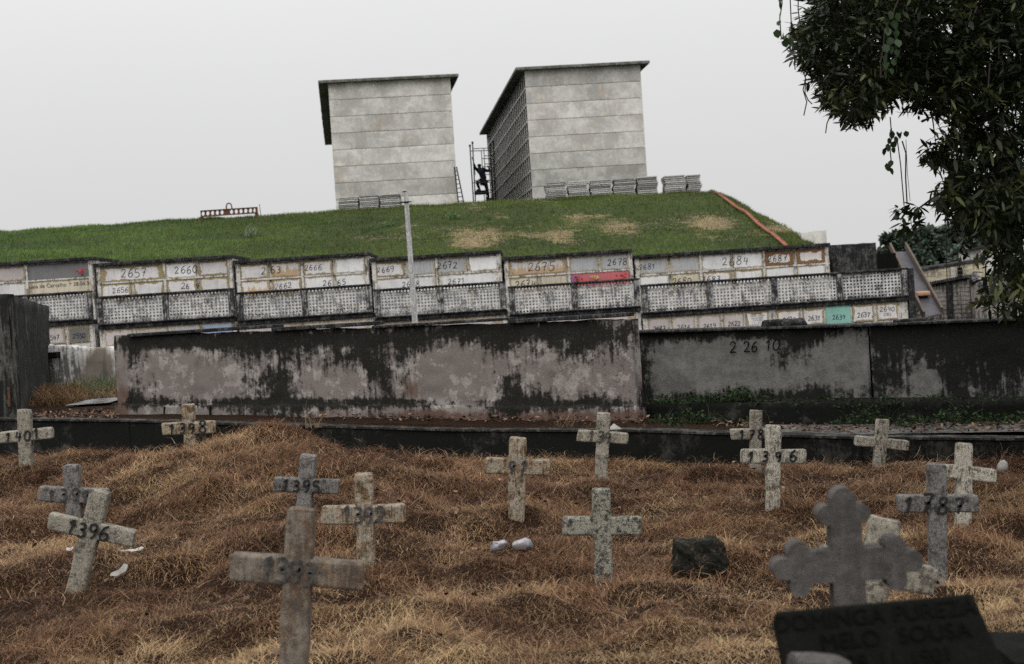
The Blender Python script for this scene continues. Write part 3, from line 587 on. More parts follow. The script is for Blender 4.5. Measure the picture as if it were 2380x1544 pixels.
# left tall wall, low white wall
def left_walls():
    n0 = P(18, 683, 21.5); f0 = P(113, 712, 32.); root = thing('tall_wall', (n0.x, n0.y, .6), 'tall dark streaked plaster wall at the left edge running back', 'wall')
    V, Fs, c = wall_mesh((n0.x, n0.y), (f0.x, f0.y), .3, .3, n0.z, f0.z, .3, seg=.12, wob=.02, mould=[(70, 800, 60, 160, .3), (100, 900, 40, 60, .3)], clean=[(24, 850, 10, 150, .2)])
    # thickness must lie to the left here
    nv = len(V) // 2; V[nv:, 0] = V[:nv, 0] - .3; V[nv:, 1] = V[:nv, 1]
    np_mesh('wall_side', V - np.array(root.location), Fs[:, ::-1] if False else Fs, M['tall_wall'], c, parent=root)
    wall_part('wall_front', M['tall_wall'], root, root.location, p0=(n0.x - 2.4, n0.y - .0), p1=(n0.x - .004, n0.y), z0a=.3, z0b=.3, z1a=n0.z + .1, z1b=n0.z - .003, th=.28, seg=.08, wob=.02, clean=[(0, 850, 25, 120, .55)], mould=[(0, 700, 40, 40, .5)], warm=[(18, 930, 6, 30, 1.)])
    mb = MB(); p = P(20, 900, 21.46); q = P(22, 945, 21.46); mb.tube([q, p], .018, 6); mb.build('exposed_rod', M['rust'], root, rel=root.location)
    a, b_ = P(100, 806, 31), P(420, 822, 31); root = thing('low_wall', (a.x, 31, .6), 'low whitewashed wall with dark streaks at the back of the left gap', 'wall')
    wall_part('wall_body', M['low_wall'], root, root.location, p0=(a.x, 31), p1=(b_.x, 31), z0a=.3, z0b=.3, z1a=a.z - .0, z1b=b_.z + .05, th=.6, seg=.05, wob=.02, ragged=.08, mould=[(140, 860, 30, 35, .4), (178, 860, 10, 60, .4), (240, 860, 8, 50, .35), (150, 850, 22, 22, .3)], clean=[(205, 870, 22, 45, .6)], warm=[(230, 850, 40, 50, .5)])
    mb = MB(); mb.rbox((P(125, 826, 30.9).x, 30.8, P(125, 826, 30.9).z), (.25, .3, .13), .01); 
    mb.build('black_block', M['plaque'], label='small black block lying on the end of the low white wall', cat='block')
left_walls()

# ---------------------------------------------------------------- niche blocks with perforated balustrades
def lattice(w_, h_, th=.06, cols=17, rows=8):
    """perforated slab: octagonal holes cut through; made of cobogo blocks with plain joints every few holes"""
    mb = MB(); cw, ch = w_ / cols, h_ / rows; ho = []
    V = []; Fc = []; n8 = 8
    for side, y in ((0, -th / 2), (1, th / 2)):
        for i in range(cols):
            for j in range(rows):
                cx = -w_ / 2 + (i + .5) * cw; cz = -h_ / 2 + (j + .5) * ch; r = min(cw, ch) * .35; gx = 0
                blk = i * 4 // cols; cx += (-.06 if (i % 4.5) < 1 else 0) * 0
                b0 = len(V)
                for k in range(8):
                    a = math.pi / 8 + k * math.pi / 4; sq = 1 / max(abs(math.cos(a)), abs(math.sin(a)))
                    V.append((cx + math.cos(a) * sq * cw / 2, y, cz + math.sin(a) * sq * ch / 2))
                for k in range(8):
                    a = math.pi / 8 + k * math.pi / 4; V.append((cx + math.cos(a) * r, y, cz + math.sin(a) * r))
                for k in range(8):
                    k2 = (k + 1) % 8; f = (b0 + k, b0 + k2, b0 + 8 + k2, b0 + 8 + k); Fc.append(f if side else f[::-1])
                    # corner fill
                for cxs, czs, k in ((1, 1, 0), (-1, 1, 2), (-1, -1, 4), (1, -1, 6)):
                    V.append((cx + cxs * cw / 2, y, cz + czs * ch / 2)); f = (b0 + k, len(V) - 1, b0 + k + 1); Fc.append(f if side else f[::-1])
                if side:
                    o_ = len(V) - 20; other = o_ - cols * rows * 20
                    for k in range(8):
                        k2 = (k + 1) % 8; Fc.append((other + 8 + k, other + 8 + k2, o_ + 8 + k2, o_ + 8 + k))
    mb.add(V, Fc)
    e = .003
    mb.span((-w_ / 2 - .012, -th / 2 + e, -h_ / 2), (-w_ / 2, th / 2 - e, h_ / 2)); mb.span((w_ / 2, -th / 2 + e, -h_ / 2), (w_ / 2 + .012, th / 2 - e, h_ / 2))
    return mb
LAT = {}
YB = 37.0; YF = 35.7
def flowers(name, p, mats, n, label, cat='flowers', s=.05):
    root = thing(name, p, label, cat); mb = MB(); rr = random.Random(int(p[0] * 100))
    mb.tube([(0, 0, -.02), (0, 0, s * .8)], s * .5, 8); mb.build('pot', M['green_stem'], root)
    for mi, mt in enumerate(mats):
        q = MB()
        for k in range(n):
            c = Vector((rr.gauss(0, s * 1.1), rr.gauss(0, s * .6), s + rr.uniform(0, s * 1.8)))
            for a in range(5):
                an = a * 1.257 + k; d = Vector((math.cos(an), rr.uniform(-.5, .5), math.sin(an))) * s * .55; e = Vector((-d.z, 0, d.x)) * .5
                q.add([c, c + d * .6 + e, c + d, c + d * .6 - e], [(0, 1, 2, 3)])
        q.build('petals', mt, root)
    return root
def niche_block(uL, vL, uR, bL, bR, pairs, rows1, rows2, lower, label, bal_top, bal_h=.665, panels=2, low_from=None, white_frame=(), posts_white=True, cap=True):
    p = P(uL, vL, YB); xr = P(uR, vL, YB).x; zt = p.z; W = xr - p.x; root = thing('burial_niche_block', (p.x, YF, .4), label, 'burial niches', 'burial niche blocks built in a stepped row')
    q = P(bL, bal_top, YF); zb = q.z - p.z; bx0 = q.x - p.x; bx1 = P(bR, bal_top, YF).x - p.x; O = Vector((0, YB - YF, zt - .4))
    fl = zb - bal_h   # gallery floor level relative to cap top
    def part(mb, nm, mt, off=None, par=None, **k):
        o = mb.build(nm, mt, par or root, **k); o.location = (off if off is not None else O); return o
    # upper body
    mb = MB().span((0, .03, fl - .1), (W, 2.4, -.075)); part(mb, 'wall', M['facade'])
    mb = MB(); mb.rbox((W / 2, 1.14, -.0375), (W + .06, 2.52, .075), .01, 4, .01, 2); part(mb, 'roof', M['black_concrete'])
    # covers
    colw = (W - .12) / (2 * pairs); rowh = .40; z = -.085
    fr = MB()
    for k in range(pairs + 1):
        x = .06 + k * 2 * colw; hw = .045 if k in (0, pairs) else .03; fr.span((x - hw, -.03, fl - .09), (x + hw, .03, -.078))
    for r_ in range(1, 4): fr.span((.0, -.022, z - r_ * rowh - .02), (W, .03, z - r_ * rowh + .02))
    part(fr, 'niche_frame', M['facade'])
    for r_, row in enumerate((rows1, rows2, ['c_dark'] * (2 * pairs))):  # third row dark grey: shade behind the balustrade put into the cover colour
        i = 0
        for e in row:
            e = e if isinstance(e, tuple) else (e,); mt = e[0]; txt = e[1] if len(e) > 1 else ''; span = e[2] if len(e) > 2 else 1; dx = e[3] if len(e) > 3 else 0; th_ = e[4] if len(e) > 4 else .15
            w_ = colw * span - (.07 if True else 0); cx = .06 + (i + span / 2) * colw; cz = z - (r_ + .5) * rowh
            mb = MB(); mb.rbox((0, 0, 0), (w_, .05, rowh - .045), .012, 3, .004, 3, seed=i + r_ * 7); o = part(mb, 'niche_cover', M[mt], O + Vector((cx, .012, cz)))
            if mt in ('c_pink', 'c_marble'): o['label'] = 'wide pink plaque' if mt == 'c_pink' else 'wide grey marble plaque'
            if txt and r_ < 2:
                if txt[0] == '#': letters(txt[1:], .13, M['paint_black'], o, (dx, -.03, .02), name='lettering')
                else: paint(txt, M['paint_black'], o, th_, .017 if th_ > .13 else .014, -.0285, dx, (.0 if r_ == 0 else .01), seed=i)
            i += span
    # gallery slab and lower body
    xr_ = max(W, bx1)
    mb = MB(); mb.rbox(((bx0 + bx1) / 2, -.62, fl - .05), (bx1 - bx0 + .04, 1.4, .10), .015, 4, .01, 2); part(mb, 'gallery_floor', M['black_concrete'])  # blackened slab, its dark tone also standing in for walkway shade
    lo = MB().span((bx0, -1.24, .06 - (zt - .4)), (bx1, .028, fl - .10)); part(lo, 'lower_wall', M['facade'])
    # lower covers
    for (u0, u1, mt, txt, hh) in lower:
        x0 = P(u0, 760, YF).x - p.x; x1 = P(u1, 760, YF).x - p.x; cz = fl - .115 - hh / 2
        mb = MB(); mb.rbox((0, 0, 0), (x1 - x0 - .03, .05, hh), .01, 3, .004, 3, seed=int(u0)); o = part(mb, 'niche_cover', M[mt], O + Vector(((x0 + x1) / 2, -1.245, cz)))
        if txt == 'PLATE':
            for k, tx in enumerate(('FAMILIA', 'MARIA ADELIA', 'DE OLIVEIRA', '* 8 2 1908', '+ 1 1971', 'SAUDADES ETERNA', 'DE FILHOS')): letters(tx, .05, M['paint_brown'], o, (0, -.03, hh * .33 - k * .052))
        elif txt and txt[0] == '^': digits(txt[1:], .11, .014, -.029, 0, .05).build('painted_lettering', M['paint_grey'], o); letters('CEU', .09, M['paint_grey'], o, (0, -.03, -.1))
        elif txt: digits(txt, .105, .014, -.029, 0, -.05, adv=.7).build('painted_lettering', M['paint_black'], o)
        if mt == 'c_teal': o['label'] = 'turquoise painted cover'
    # balustrade
    bh = bal_h; bal = MB(); Bo = O + Vector((bx0, -1.3, fl)); BW = bx1 - bx0
    bal.rbox((BW / 2, 0, bh - .0225), (BW + .03, .2, .045), .012, 4, .008, 3); rail = part(bal, 'balustrade', M['black_concrete'], Bo)
    mb = MB(); mb.rbox((BW / 2, .0, .012), (BW, .15, .03), .008, 4, .004, 3); part(mb, 'bottom_beam', M['black_concrete'], Vector((0, 0, 0)), rail)
    pw = .13; iw = (BW - pw * (panels + 1)) / panels
    for k in range(panels + 1):
        mb = MB(); mb.rbox((0, 0, 0), (pw, .17, bh - .07), .01, 4, .008, 4); part(mb, 'post', M['post'], Vector((pw / 2 + k * (iw + pw), -.0, .026 + (bh - .07) / 2)), rail)
    for k in range(panels):
        key = round(iw, 3)
        hgt = bh - .07
        if key not in LAT:
            mb = lattice(iw - .024, hgt); o = mb.build('lattice_panel', M['lattice'], rail); me = o.data
            a = me.color_attributes.new('col', 'FLOAT_COLOR', 'POINT'); co_ = np.zeros(len(me.vertices) * 3, np.float32); me.vertices.foreach_get('co', co_); zz_ = co_.reshape(-1, 3)[:, 2] / hgt + .5
            cc_ = np.zeros((len(zz_), 4), np.float32); cc_[:, 0] = np.clip((zz_ - .72) * 1.3, 0, 1) + np.clip((.2 - zz_) * 2., 0, 1); cc_[:, 3] = 1; a.data.foreach_set('color', cc_.ravel()); LAT[key] = o
        else:
            o = LAT[key].copy(); COL.objects.link(o); o.parent = rail
        o.location = (pw + iw / 2 + k * (iw + pw), .01, .026 + hgt / 2)
    return root
W_ = 'c_white'; G_ = 'c_grey'
niche_block(-95, 617, 216, -92, 213, 2, [W_, 'c_pinkish', ('c_marble', '', 2)], [W_, 'c_white2', ('c_tan', '#Luzia de Carvalho  * 28.06.30', 2)],
            [(20, 85, 'c_pinkish', '2547', .40), (90, 150, 'c_pinkish', '2547', .40), (155, 207, 'c_dark', '2550', .40)], 'leftmost niche block, with a wide grey marble plaque under its roof', 695)
niche_block(222, 613, 540, 224, 544, 2, [(W_, '2657', 2, .05, .2), ('c_white2', '2660', 1, .12, .17), W_], [(W_, '2656', 1, .1, .12), W_, (W_, '26 9', 1, .2, .14), W_],
            [(240, 308, 'c_pinkish', '', .40), (312, 390, 'c_pinkish', '25', .40), (395, 465, G_, '', .40), (470, 540, 'c_blue', '', .40)], 'niche block numbered 2657 and 2660, second from the left', 690)
niche_block(546, 606, 856, 550, 864, 2, [(W_, '2', 1, .22, .17), ('c_rust', '63', 1, -.25, .17), (W_, '2666', 1, -.12, .13), 'c_white2'], ['c_rust', (W_, '2662', 1, -.1, .13), ('c_white2', '', 1), ('c_white2', '26 65', 1, -.4, .14)],
            [(560, 700, 'c_pinkish', '', .40), (705, 860, 'c_pinkish', '', .40)], 'niche block numbered 2666, third from the left beside the grey post', 680)
niche_block(862, 601, 1165, 869, 1174, 2, [(W_, '2669', 1, -.1, .13), G_, (G_, '2672', 1, -.12, .15), 'c_white2'], [('c_white2', '2668', 2, .1, .13), ('c_white2', '2671', 2, -.3, .13)],
            [(880, 1170, 'c_pinkish', '', .40)], 'niche block numbered 2672, behind the tall thin post', 673)
niche_block(1170, 598, 1470, 1181, 1486, 2, [('c_rust', '2675', 2, .08, .2), (G_, ''), (G_, '2678', 1, .05, .15)], [('c_tan', '2674', 1, .05, .15), 'c_tan', ('c_pink', '', 2)],
            [(1200, 1480, 'c_pinkish', '', .40)], 'niche block with the wide pink plaque and red flowers', 666)
zc = lambda z_: (1950 + z_ / 2.573) * .7489
zd = lambda z_: 1872 + .291 * z_
niche_block(1474, 594, 1927, 1489, 2108, 3, [(G_, '2681', 1, -.15, .13), G_, ('c_white2', '', 1), ('c_white2', '2684', 1, -.3, .2), ('c_brown', '2687', 1, -.05, .15), 'c_brown'], ['c_white2', ('c_tan', '2680', 1, -.1, .15), (W_, '2683', 1, -.15, .15), W_, 'c_white2', 'c_white2'],
            [(zc(155), zc(338), 'c_pinkish', '2613', .42), (zc(345), zc(538), 'c_pinkish', '2616', .42), (zc(548), zc(750), 'c_pinkish', '2614', .42), (zc(760), zc(932), 'c_pinkish', '2622', .42), (zc(945), zc(1132), W_, 'PLATE', .42),
             (zc(1190), zc(1388), W_, '2628', .40), (zc(1398), zc(1578), W_, '2631', .40), (zc(1582), zd(375), 'c_teal', '2634', .42), (zd(382), zd(560), W_, '2637', .40), (zd(575), zd(752), W_, '^2640', .40)],
            'longest niche block at the right end, numbered 2681 to 2687 with a turquoise cover below', 662, .665, 4)
mb = MB(); p = P(2112, 624, YF); mb.span((p.x - .03, YF, .1), (p.x + .11, YF + 1.9, p.z)); mb.build('wall_pier', M['black_concrete'], label='dark concrete pier at the right end of the perforated balustrades', cat='pier')
flowers('flower_pot', P(190, 640, 36.86), [M['flower_red']], 9, 'red artificial flowers beside the grey marble plaque')
flowers('flower_pot', P(1342, 656, 36.86), [M['flower_red'], M['flower_blue']], 8, 'red and blue flowers at the left end of the pink plaque')
flowers('flower_pot', P(1386, 654, 36.86), [M['flower_yellow'], M['plastic']], 6, 'yellow and white flowers at the middle of the pink plaque')
flowers('flower_pot', P(1448, 651, 36.86), [M['flower_red']], 8, 'red flowers at the right end of the pink plaque')

# grey post
def grey_post():
    Y = 27.; a = P(954, 446, Y); b_ = P(966, 760, Y); root = thing('utility_post', (b_.x, Y, .55), 'tall thin grey post rising above the niche blocks and the grass', 'post')
    mb = MB(); n = 12
    for k in range(n):
        z0 = .55 + (a.z - .55) * k / n; z1 = .55 + (a.z - .55) * (k + 1) / n; ww = .105 - .03 * k / n
        mb.span((-ww / 2, -ww / 2, z0 - .55), (ww / 2, ww / 2, z1 - .55 - .0))
    mb = MB(); H = a.z - .55
    mb.add([(-.052, -.052, 0), (.052, -.052, 0), (.052, .052, 0), (-.052, .052, 0), (-.037, -.037, H), (.037, -.037, H), (.037, .037, H), (-.037, .037, H)], [(0, 3, 2, 1), (4, 5, 6, 7), (0, 1, 5, 4), (1, 2, 6, 5), (2, 3, 7, 6), (3, 0, 4, 7)])
    for x in (-.02, .012): mb.add([(x, -.056, 0), (x + .012, -.056, 0), (x + .009, -.041, H - .1), (x, -.041, H - .1), (x, -.03, 0), (x + .012, -.03, 0), (x + .009, -.03, H - .1), (x, -.03, H - .1)], [(0, 1, 2, 3), (0, 3, 7, 4), (1, 5, 6, 2), (4, 7, 6, 5)])
    mb.build('shaft', M['wood_post'], root)
    mb = MB(); mb.span((-.09, -.055, H - .19), (.07, -.039, H - .165)); mb.tube([(-.1, -.05, H - .178), (.1, -.05, H - .178)], .008, 6); mb.build('bracket', M['iron'], root)
    mb = MB(); mb.span((-.055, -.04, H + .001), (.015, .03, H + .016)); mb.build('cap_plate', M['iron'], root)
    root.rotation_euler = (0, R(-.3), 0)
grey_post()

# ---------------------------------------------------------------- grassy hill
CR = [(-420, 572), (-200, 556), (0, 541), (190, 529), (400, 514), (600, 505), (780, 491), (1063, 474), (1240, 463), (1500, 453), (1645, 447)]
YC = 56.; YFt = 38.6
def lerp(a, b, t): return a + (b - a) * t
DRYB = [(1110, 550, 70, 24, 1.3), (1305, 550, 45, 26, .95), (1340, 508, 38, 14, .85), (1230, 548, 40, 10, .7), (1440, 530, 60, 22, 1.0), (1400, 500, 30, 12, .5), (1650, 520, 60, 22, 1.15), (1640, 555, 60, 10, .4), (1100, 482, 28, 9, .8), (1160, 500, 60, 10, .55), (1250, 470, 60, 8, .4), (950, 530, 60, 22, .5), (880, 560, 60, 12, .35), (1560, 505, 50, 18, .3), (1060, 575, 60, 10, .4), (1780, 540, 60, 16, .6), (1830, 530, 40, 10, .8)]
def hill():
    nu, nt_ = 260, 40; tb = np.linspace(0, 1, nu + 1); V = []
    cu = np.array([c[0] for c in CR]); cv = np.array([c[1] for c in CR]); uc = np.linspace(-420, 1648, nu + 1); uf = np.linspace(-420, 1822, nu + 1)
    crest = np.array([P(u, float(np.interp(u, cu, cv)), YC) for u in uc])
    footz = lambda u: float(np.interp(u, [-420, 0, 220, 540, 860, 1165, 1470, 1822], [650, 625, 620, 610, 606, 602, 598, 574]))
    foot = np.array([P(u, footz(u), YFt) for u in uf]); foot[:, 2] -= .04
    rows = []
    for k in range(nt_ + 1):
        t = k / nt_; p = foot * (1 - t) + crest * t; p[:, 2] += .25 * math.sin(math.pi * t) * t
        p[:, 2] += (vnoise(p[:, 0], p[:, 1], 2.5, 61) - .5) * .2 * math.sin(math.pi * t) + (vnoise(p[:, 0], p[:, 1], .7, 62) - .5) * .1
        rows.append(p)
    face = np.array(rows)
    back = []
    for dy in (1.5, 4, 10, 25, 55): q = crest.copy(); q[:, 1] += dy; q[:, 0] *= (YC + dy) / YC; q[:, 2] -= .03 * min(dy, 10); q[-1, 0] = crest[-1, 0] + .2; back.append(q)
    # keep plateau's right edge straight
    for q in back: q[:, 0] = np.minimum(q[:, 0], crest[-1, 0] + .3)
    front = foot.copy(); front[:, 2] -= 1.2; front[:, 1] -= .0
    allr = np.concatenate([front[None], face, np.array(back)]); ny_, nx_ = allr.shape[:2]; ii = np.arange(nx_ * ny_).reshape(ny_, nx_)
    Fq = np.stack([ii[:-1, :-1], ii[:-1, 1:], ii[1:, 1:], ii[1:, :-1]], -1).reshape(-1, 4); V1 = allr.reshape(-1, 3)
    # right flank between the ridge and its far skyline, then falling away
    S_ = [(1652, 447, 60.), (1690, 459, 57.5), (1740, 484, 54), (1800, 516, 50), (1862, 547, 45.5), (1900, 575, 43)]
    tS = np.linspace(0, 1, nt_ + 1); sk = np.array([P(float(np.interp(t, np.linspace(0, 1, 6), [s[0] for s in S_])), float(np.interp(t, np.linspace(0, 1, 6), [s[1] for s in S_])), float(np.interp(t, np.linspace(0, 1, 6), [s[2] for s in S_]))) for t in tS])
    ridge = face[::-1, -1]; fl = [ridge * (1 - k / 8) + sk * (k / 8) for k in range(9)]
    for k in range(1, 9): fl[k] = fl[k].copy(); fl[k][:, 2] += (vnoise(fl[k][:, 0], fl[k][:, 1], .6, 63) - .5) * .12
    d1 = sk + np.array([3., 5., -2.5]); d2 = sk + np.array([5., 12., -6.]); fl += [d1, d2]
    A2 = np.array(fl); n0 = len(V1); jj = np.arange(A2.shape[0] * A2.shape[1]).reshape(A2.shape[:2]) + n0
    F2 = np.stack([jj[:-1, :-1], jj[:-1, 1:], jj[1:, 1:], jj[1:, :-1]], -1).reshape(-1, 4)
    m, t, b = new_mat('turf', .9, .1); co = coords(t, per_object=False); n1 = tn(t, co, .5, 8); n2 = tn(t, co, 5, 8, .7)
    dc_ = N(t, 'ShaderNodeSeparateColor'); t.links.new(N(t, 'ShaderNodeVertexColor', layer_name='col').outputs[0], dc_.inputs[0])
    dm = ss(t, ma(t, 'ADD', dc_.outputs[0], ma(t, 'SUBTRACT', ma(t, 'MULTIPLY', ma(t, 'ADD', n2, tn(t, co, 1.6, 8, .7)), 1.6), 1.6)), .42, .9)
    t.links.new(mix(t, dm, mix(t, ss(t, n2, .3, .7), (.015, .03, .008), mix(t, n1, (.035, .058, .016), (.055, .06, .02))), (.20, .155, .085)), b.inputs['Base Color']); bump(t, b, n2, .8, .06)
    VA = np.concatenate([V1, A2.reshape(-1, 3)]); hu, hv = proj(VA); dry_v = np.clip(blob(hu, hv, DRYB), 0, 1) * (VA[:, 1] < 57)
    o = np_mesh('grassy_hill', VA, np.concatenate([Fq, F2]), m, np.repeat(dry_v[:, None], 3, 1), smooth=True); tag(o, kind='structure')
    # blades
    arr = []
    def sample(G, n):
        a, b_ = G.shape[0] - 1, G.shape[1] - 1; i = rng.uniform(0, a, n); j = rng.uniform(0, b_, n); i0, j0 = i.astype(int), j.astype(int); fi, fj = (i - i0)[:, None], (j - j0)[:, None]
        return (G[i0, j0] * (1 - fi) + G[i0 + 1, j0] * fi) * (1 - fj) + (G[i0, j0 + 1] * (1 - fi) + G[i0 + 1, j0 + 1] * fi) * fj
    for G, n in ((face, 130000), (A2[:9].transpose(1, 0, 2), 12000), (face[-3:], 16000)):
        p = sample(G, n); u, v = proj(p); wp = vnoise(p[:, 0], p[:, 1], .9, 71) + vnoise(p[:, 0], p[:, 1], .35, 72) - 1
        dry = np.clip(blob(u, v, DRYB) + wp * 1.1 - .42, 0, 1) * (blob(u, v, DRYB) > .12); dry = np.where(rng.random(n) < np.clip(dry * 1.7, 0, .85), 1., 0.)
        ton = np.clip(vnoise(p[:, 0], p[:, 1], 2.2, 73) * .7 + vnoise(p[:, 0], p[:, 1], .5, 74) * .4 + rng.normal(0, .12, n) - .05, 0, 1)[:, None]
        left = np.clip((900 - u) / 900, 0, 1)[:, None]
        c = np.array([.017, .044, .010]) * (1 - ton) + np.array([.125, .195, .042]) * ton; c = c * (1 + .35 * left); c = c * (1 - .12 * (1 - left)) + np.array([.012, .004, 0]) * (1 - left)
        dc = np.array([.33, .27, .165]) * rng.uniform(.4, 1.15, (n, 1)); c = np.where(dry[:, None] > 0, dc, c)
        brn = (rng.random(n) < .04 + .1 * (1 - left[:, 0]))[:, None]; c = np.where(brn & (dry[:, None] == 0), np.array([.12, .085, .04]), c)
        Ln = rng.uniform(.06, .17, n) * np.where(dry > 0, .9, 1); el = np.where(dry > 0, rng.uniform(.05, .6, n), rng.uniform(.6, 1.5, n))
        arr.append(blades(p + np.stack([p[:,0]*0, p[:,0]*0, np.where(dry > 0, .05, -.02)], -1), rng.uniform(0, 6.28, n), el, Ln, rng.uniform(.010, .02, n), rng.uniform(.2, 1.3, n), c * .85, c * 1.15, segs=2))
    o = grass_obj('hill_grass', arr, M['grass']); tag(o, kind='stuff', label='short green grass with straw coloured patches on the hill', cat='grass')
    # bigger clumps
    for u, v, Y, n, hgt, lab in ((583, 541, 50., 46, .55, 'pale spiky weed clump on the grass left of the tomb towers'), (1050, 496, 52., 60, .45, 'bright green weed clump on the crest below the left tomb tower'), (905, 512, 52, 40, .4, 'small weed clump on the hill left of the grey post'), (1170, 0, 0, 0, 0, '')):
        if not n: continue
        fu, fv = proj(face.reshape(-1, 3)); pp = Vector(face.reshape(-1, 3)[int(np.argmin((fu - u) ** 2 + (fv - v - 12) ** 2))]); base = np.tile(np.array(pp), (n, 1)) + rng.normal(0, .1, (n, 3)) * np.array([1, 1, .2]); col = np.tile(np.array([.12, .19, .08]) if u != 583 else np.array([.15, .19, .13]), (n, 1))
        V, F_, C = blades(base, rng.uniform(0, 6.28, n), rng.uniform(.5, 1.4, n), rng.uniform(.6, 1.1, n) * hgt, np.full(n, .03), rng.uniform(.8, 2, n), col, col * 1.2)
        o = np_mesh('weed_clump', V - np.array(pp), F_, M['grass'], C, loc=pp); tag(o, lab, 'weed')
    return face, A2
FACE, FLANK = hill()
# terracotta channel on the ridge
def channel():
    rg = [Vector(p) for p in FACE[::-1, -1]]; pts = [rg[0].lerp(rg[-1], k / 7) + Vector((.008 * math.sin(k * 2.1), 0, 0)) for k in range(8)]
    pts = [Vector((p.x, p.y, max(p.z, rg[min(len(rg) - 1, int(k / 7 * (len(rg) - 1)))].z) + .035)) for k, p in enumerate(pts)]; root = thing('drain_channel', pts[-1], 'orange terracotta drain channel running down the corner ridge of the hill', 'drain')
    n = len(pts)
    for i in range(0, n - 1):
        a, b_ = pts[i], pts[i + 1]; j = Vector((random.uniform(-.015, .015), 0, random.uniform(-.01, .01))); mb = MB(); d = (b_ - a).normalized(); sd_ = Vector((d.y, -d.x, 0)).normalized()
        if sd_.x < 0: sd_ = -sd_
        a = a + j + sd_ * .05 - d * .03; b_ = b_ + j + sd_ * .05
        mb.bar(a, b_, .09, .02); mb.bar(a - sd_ * .04 + Vector((0, 0, .014)), b_ - sd_ * .04 + Vector((0, 0, .014)), .014, .035); mb.bar(a + sd_ * .04 + Vector((0, 0, .014)), b_ + sd_ * .04 + Vector((0, 0, .014)), .014, .035)
        mb.build('channel_piece', M['terracotta'], root, rel=root.location)
channel()

# ---------------------------------------------------------------- tomb towers
def tower(u_bl, v_bl, u_br, v_top_l, u_top_l, vp_u, Yn, length, roof_over, label, soff_l):
    r_ = ray(vp_u, hz(vp_u)); ax = Vector((r_.x, 1, 0)).normalized(); px = Vector((ax.y, -ax.x, 0)); p0 = P(u_bl, v_bl, Yn); base = p0.z - .35
    zt = P(u_top_l, v_top_l, Yn).z; H = zt - base
    # right corner: intersect the facade line with the ray at u_br
    rr = ray(u_br, v_bl - 14); tt = ((p0.x) - rr.x * p0.y) / (rr.x * px.y - px.x); W = tt
    root = thing('tomb_tower', (p0.x, p0.y, base), label, 'tomb building', 'precast tomb towers on the hill'); root.rotation_euler = (0, 0, math.atan2(px.y, px.x))
    pitch = .654; n = int(math.ceil(H / pitch)); 
    mb = MB().span((.06, .055, 0), (W - .06, length - .02, H - .02)); mb.span((.9, .052, 0), (W - .9, length, H - .03)) if False else None
    core = MB().span((.95, .05, 0), (W - .95, length, H - .01)); core.build('core', M['niche_shade'], root)
    for i in range(n):
        z1 = H - i * pitch; z0 = max(z1 - pitch + .014, -.0)
        if z1 <= 0.05: break
        mb = MB(); mb.rbox((0, 0, 0), (W + .07, .09, z1 - z0), .006, 2, .003, 1.5); mb.build('wall_panel', M['panel'], root, loc=(W / 2, .0, (z0 + z1) / 2))
    mb = MB().rbox((W / 2, length + .05, H / 2), (W, .1, H), .01, 2); mb.build('rear_panel', M['panel'], root)
    ncol = int(round(length / .8)); cw = length / ncol
    for s_ in (0, 1):   # open niches along each side
        g = MB(); x0, x1 = (.0, .9) if s_ == 0 else (W - .9, W)
        for k in range(ncol + 1): g.span((x0, .05 + k * cw - .035, 0), (x1, .05 + k * cw + .035, H - .01)) if k else g.span((x0, .05, 0), (x1, .12, H - .01))
        for i in range(1, n + 1):
            z = H - i * pitch
            if z > 0: g.span((x0 - .001 if s_ == 0 else x0, .06, z - .03), (x1 if s_ == 0 else x1 + .001, length, z + .03))
        o = g.build('niche_grid', M['niche_shade'], root)
        g2 = MB(); sx = -.03 if s_ == 0 else W + .03
        if s_: continue
        for k in range(1, ncol + 1): g2.box((-.012, .05 + k * cw, H / 2), (.024, .10, H - .02))
        for i in range(1, n + 1):
            z = H - i * pitch
            if z > 0: g2.box((-.016, length / 2, z), (.034, length - .1, .07))
        g2.build('niche_edge', M['edge'], root)
    # a few closed niches deeper in the side
    mb = MB(); rr_ = random.Random(3)
    for k in range(ncol):
        for i in range(n):
            if rr_.random() < .35 and H - i * pitch > .3: mb.span((.14, .09 + k * cw + .0, H - (i + 1) * pitch + .04), (.18, .05 + (k + 1) * cw - .04, H - i * pitch - .04))
    mb.build('niche_cover', M['panel'], root)
    ol, orr = soff_l; rf = MB(); rf.rbox(((W + orr - ol) / 2, length / 2 - .1, H + .055), (W + ol + orr, length + .45, .11), .01, 3, .012, 1.2); rf.build('roof', M['roof'], root)
    return root, base, ax, px
TA = tower(784, 489, 1063, 195, 767, 800, 61., 21.5, .4, 'left of the two grey precast concrete tomb towers on the hill', (.42, .36))
TB = tower(1240, 462, 1504, 165, 1218, 880, 61., 21.5, .4, 'right tomb tower with open niches along its side, beside the scaffold', (.40, .38))

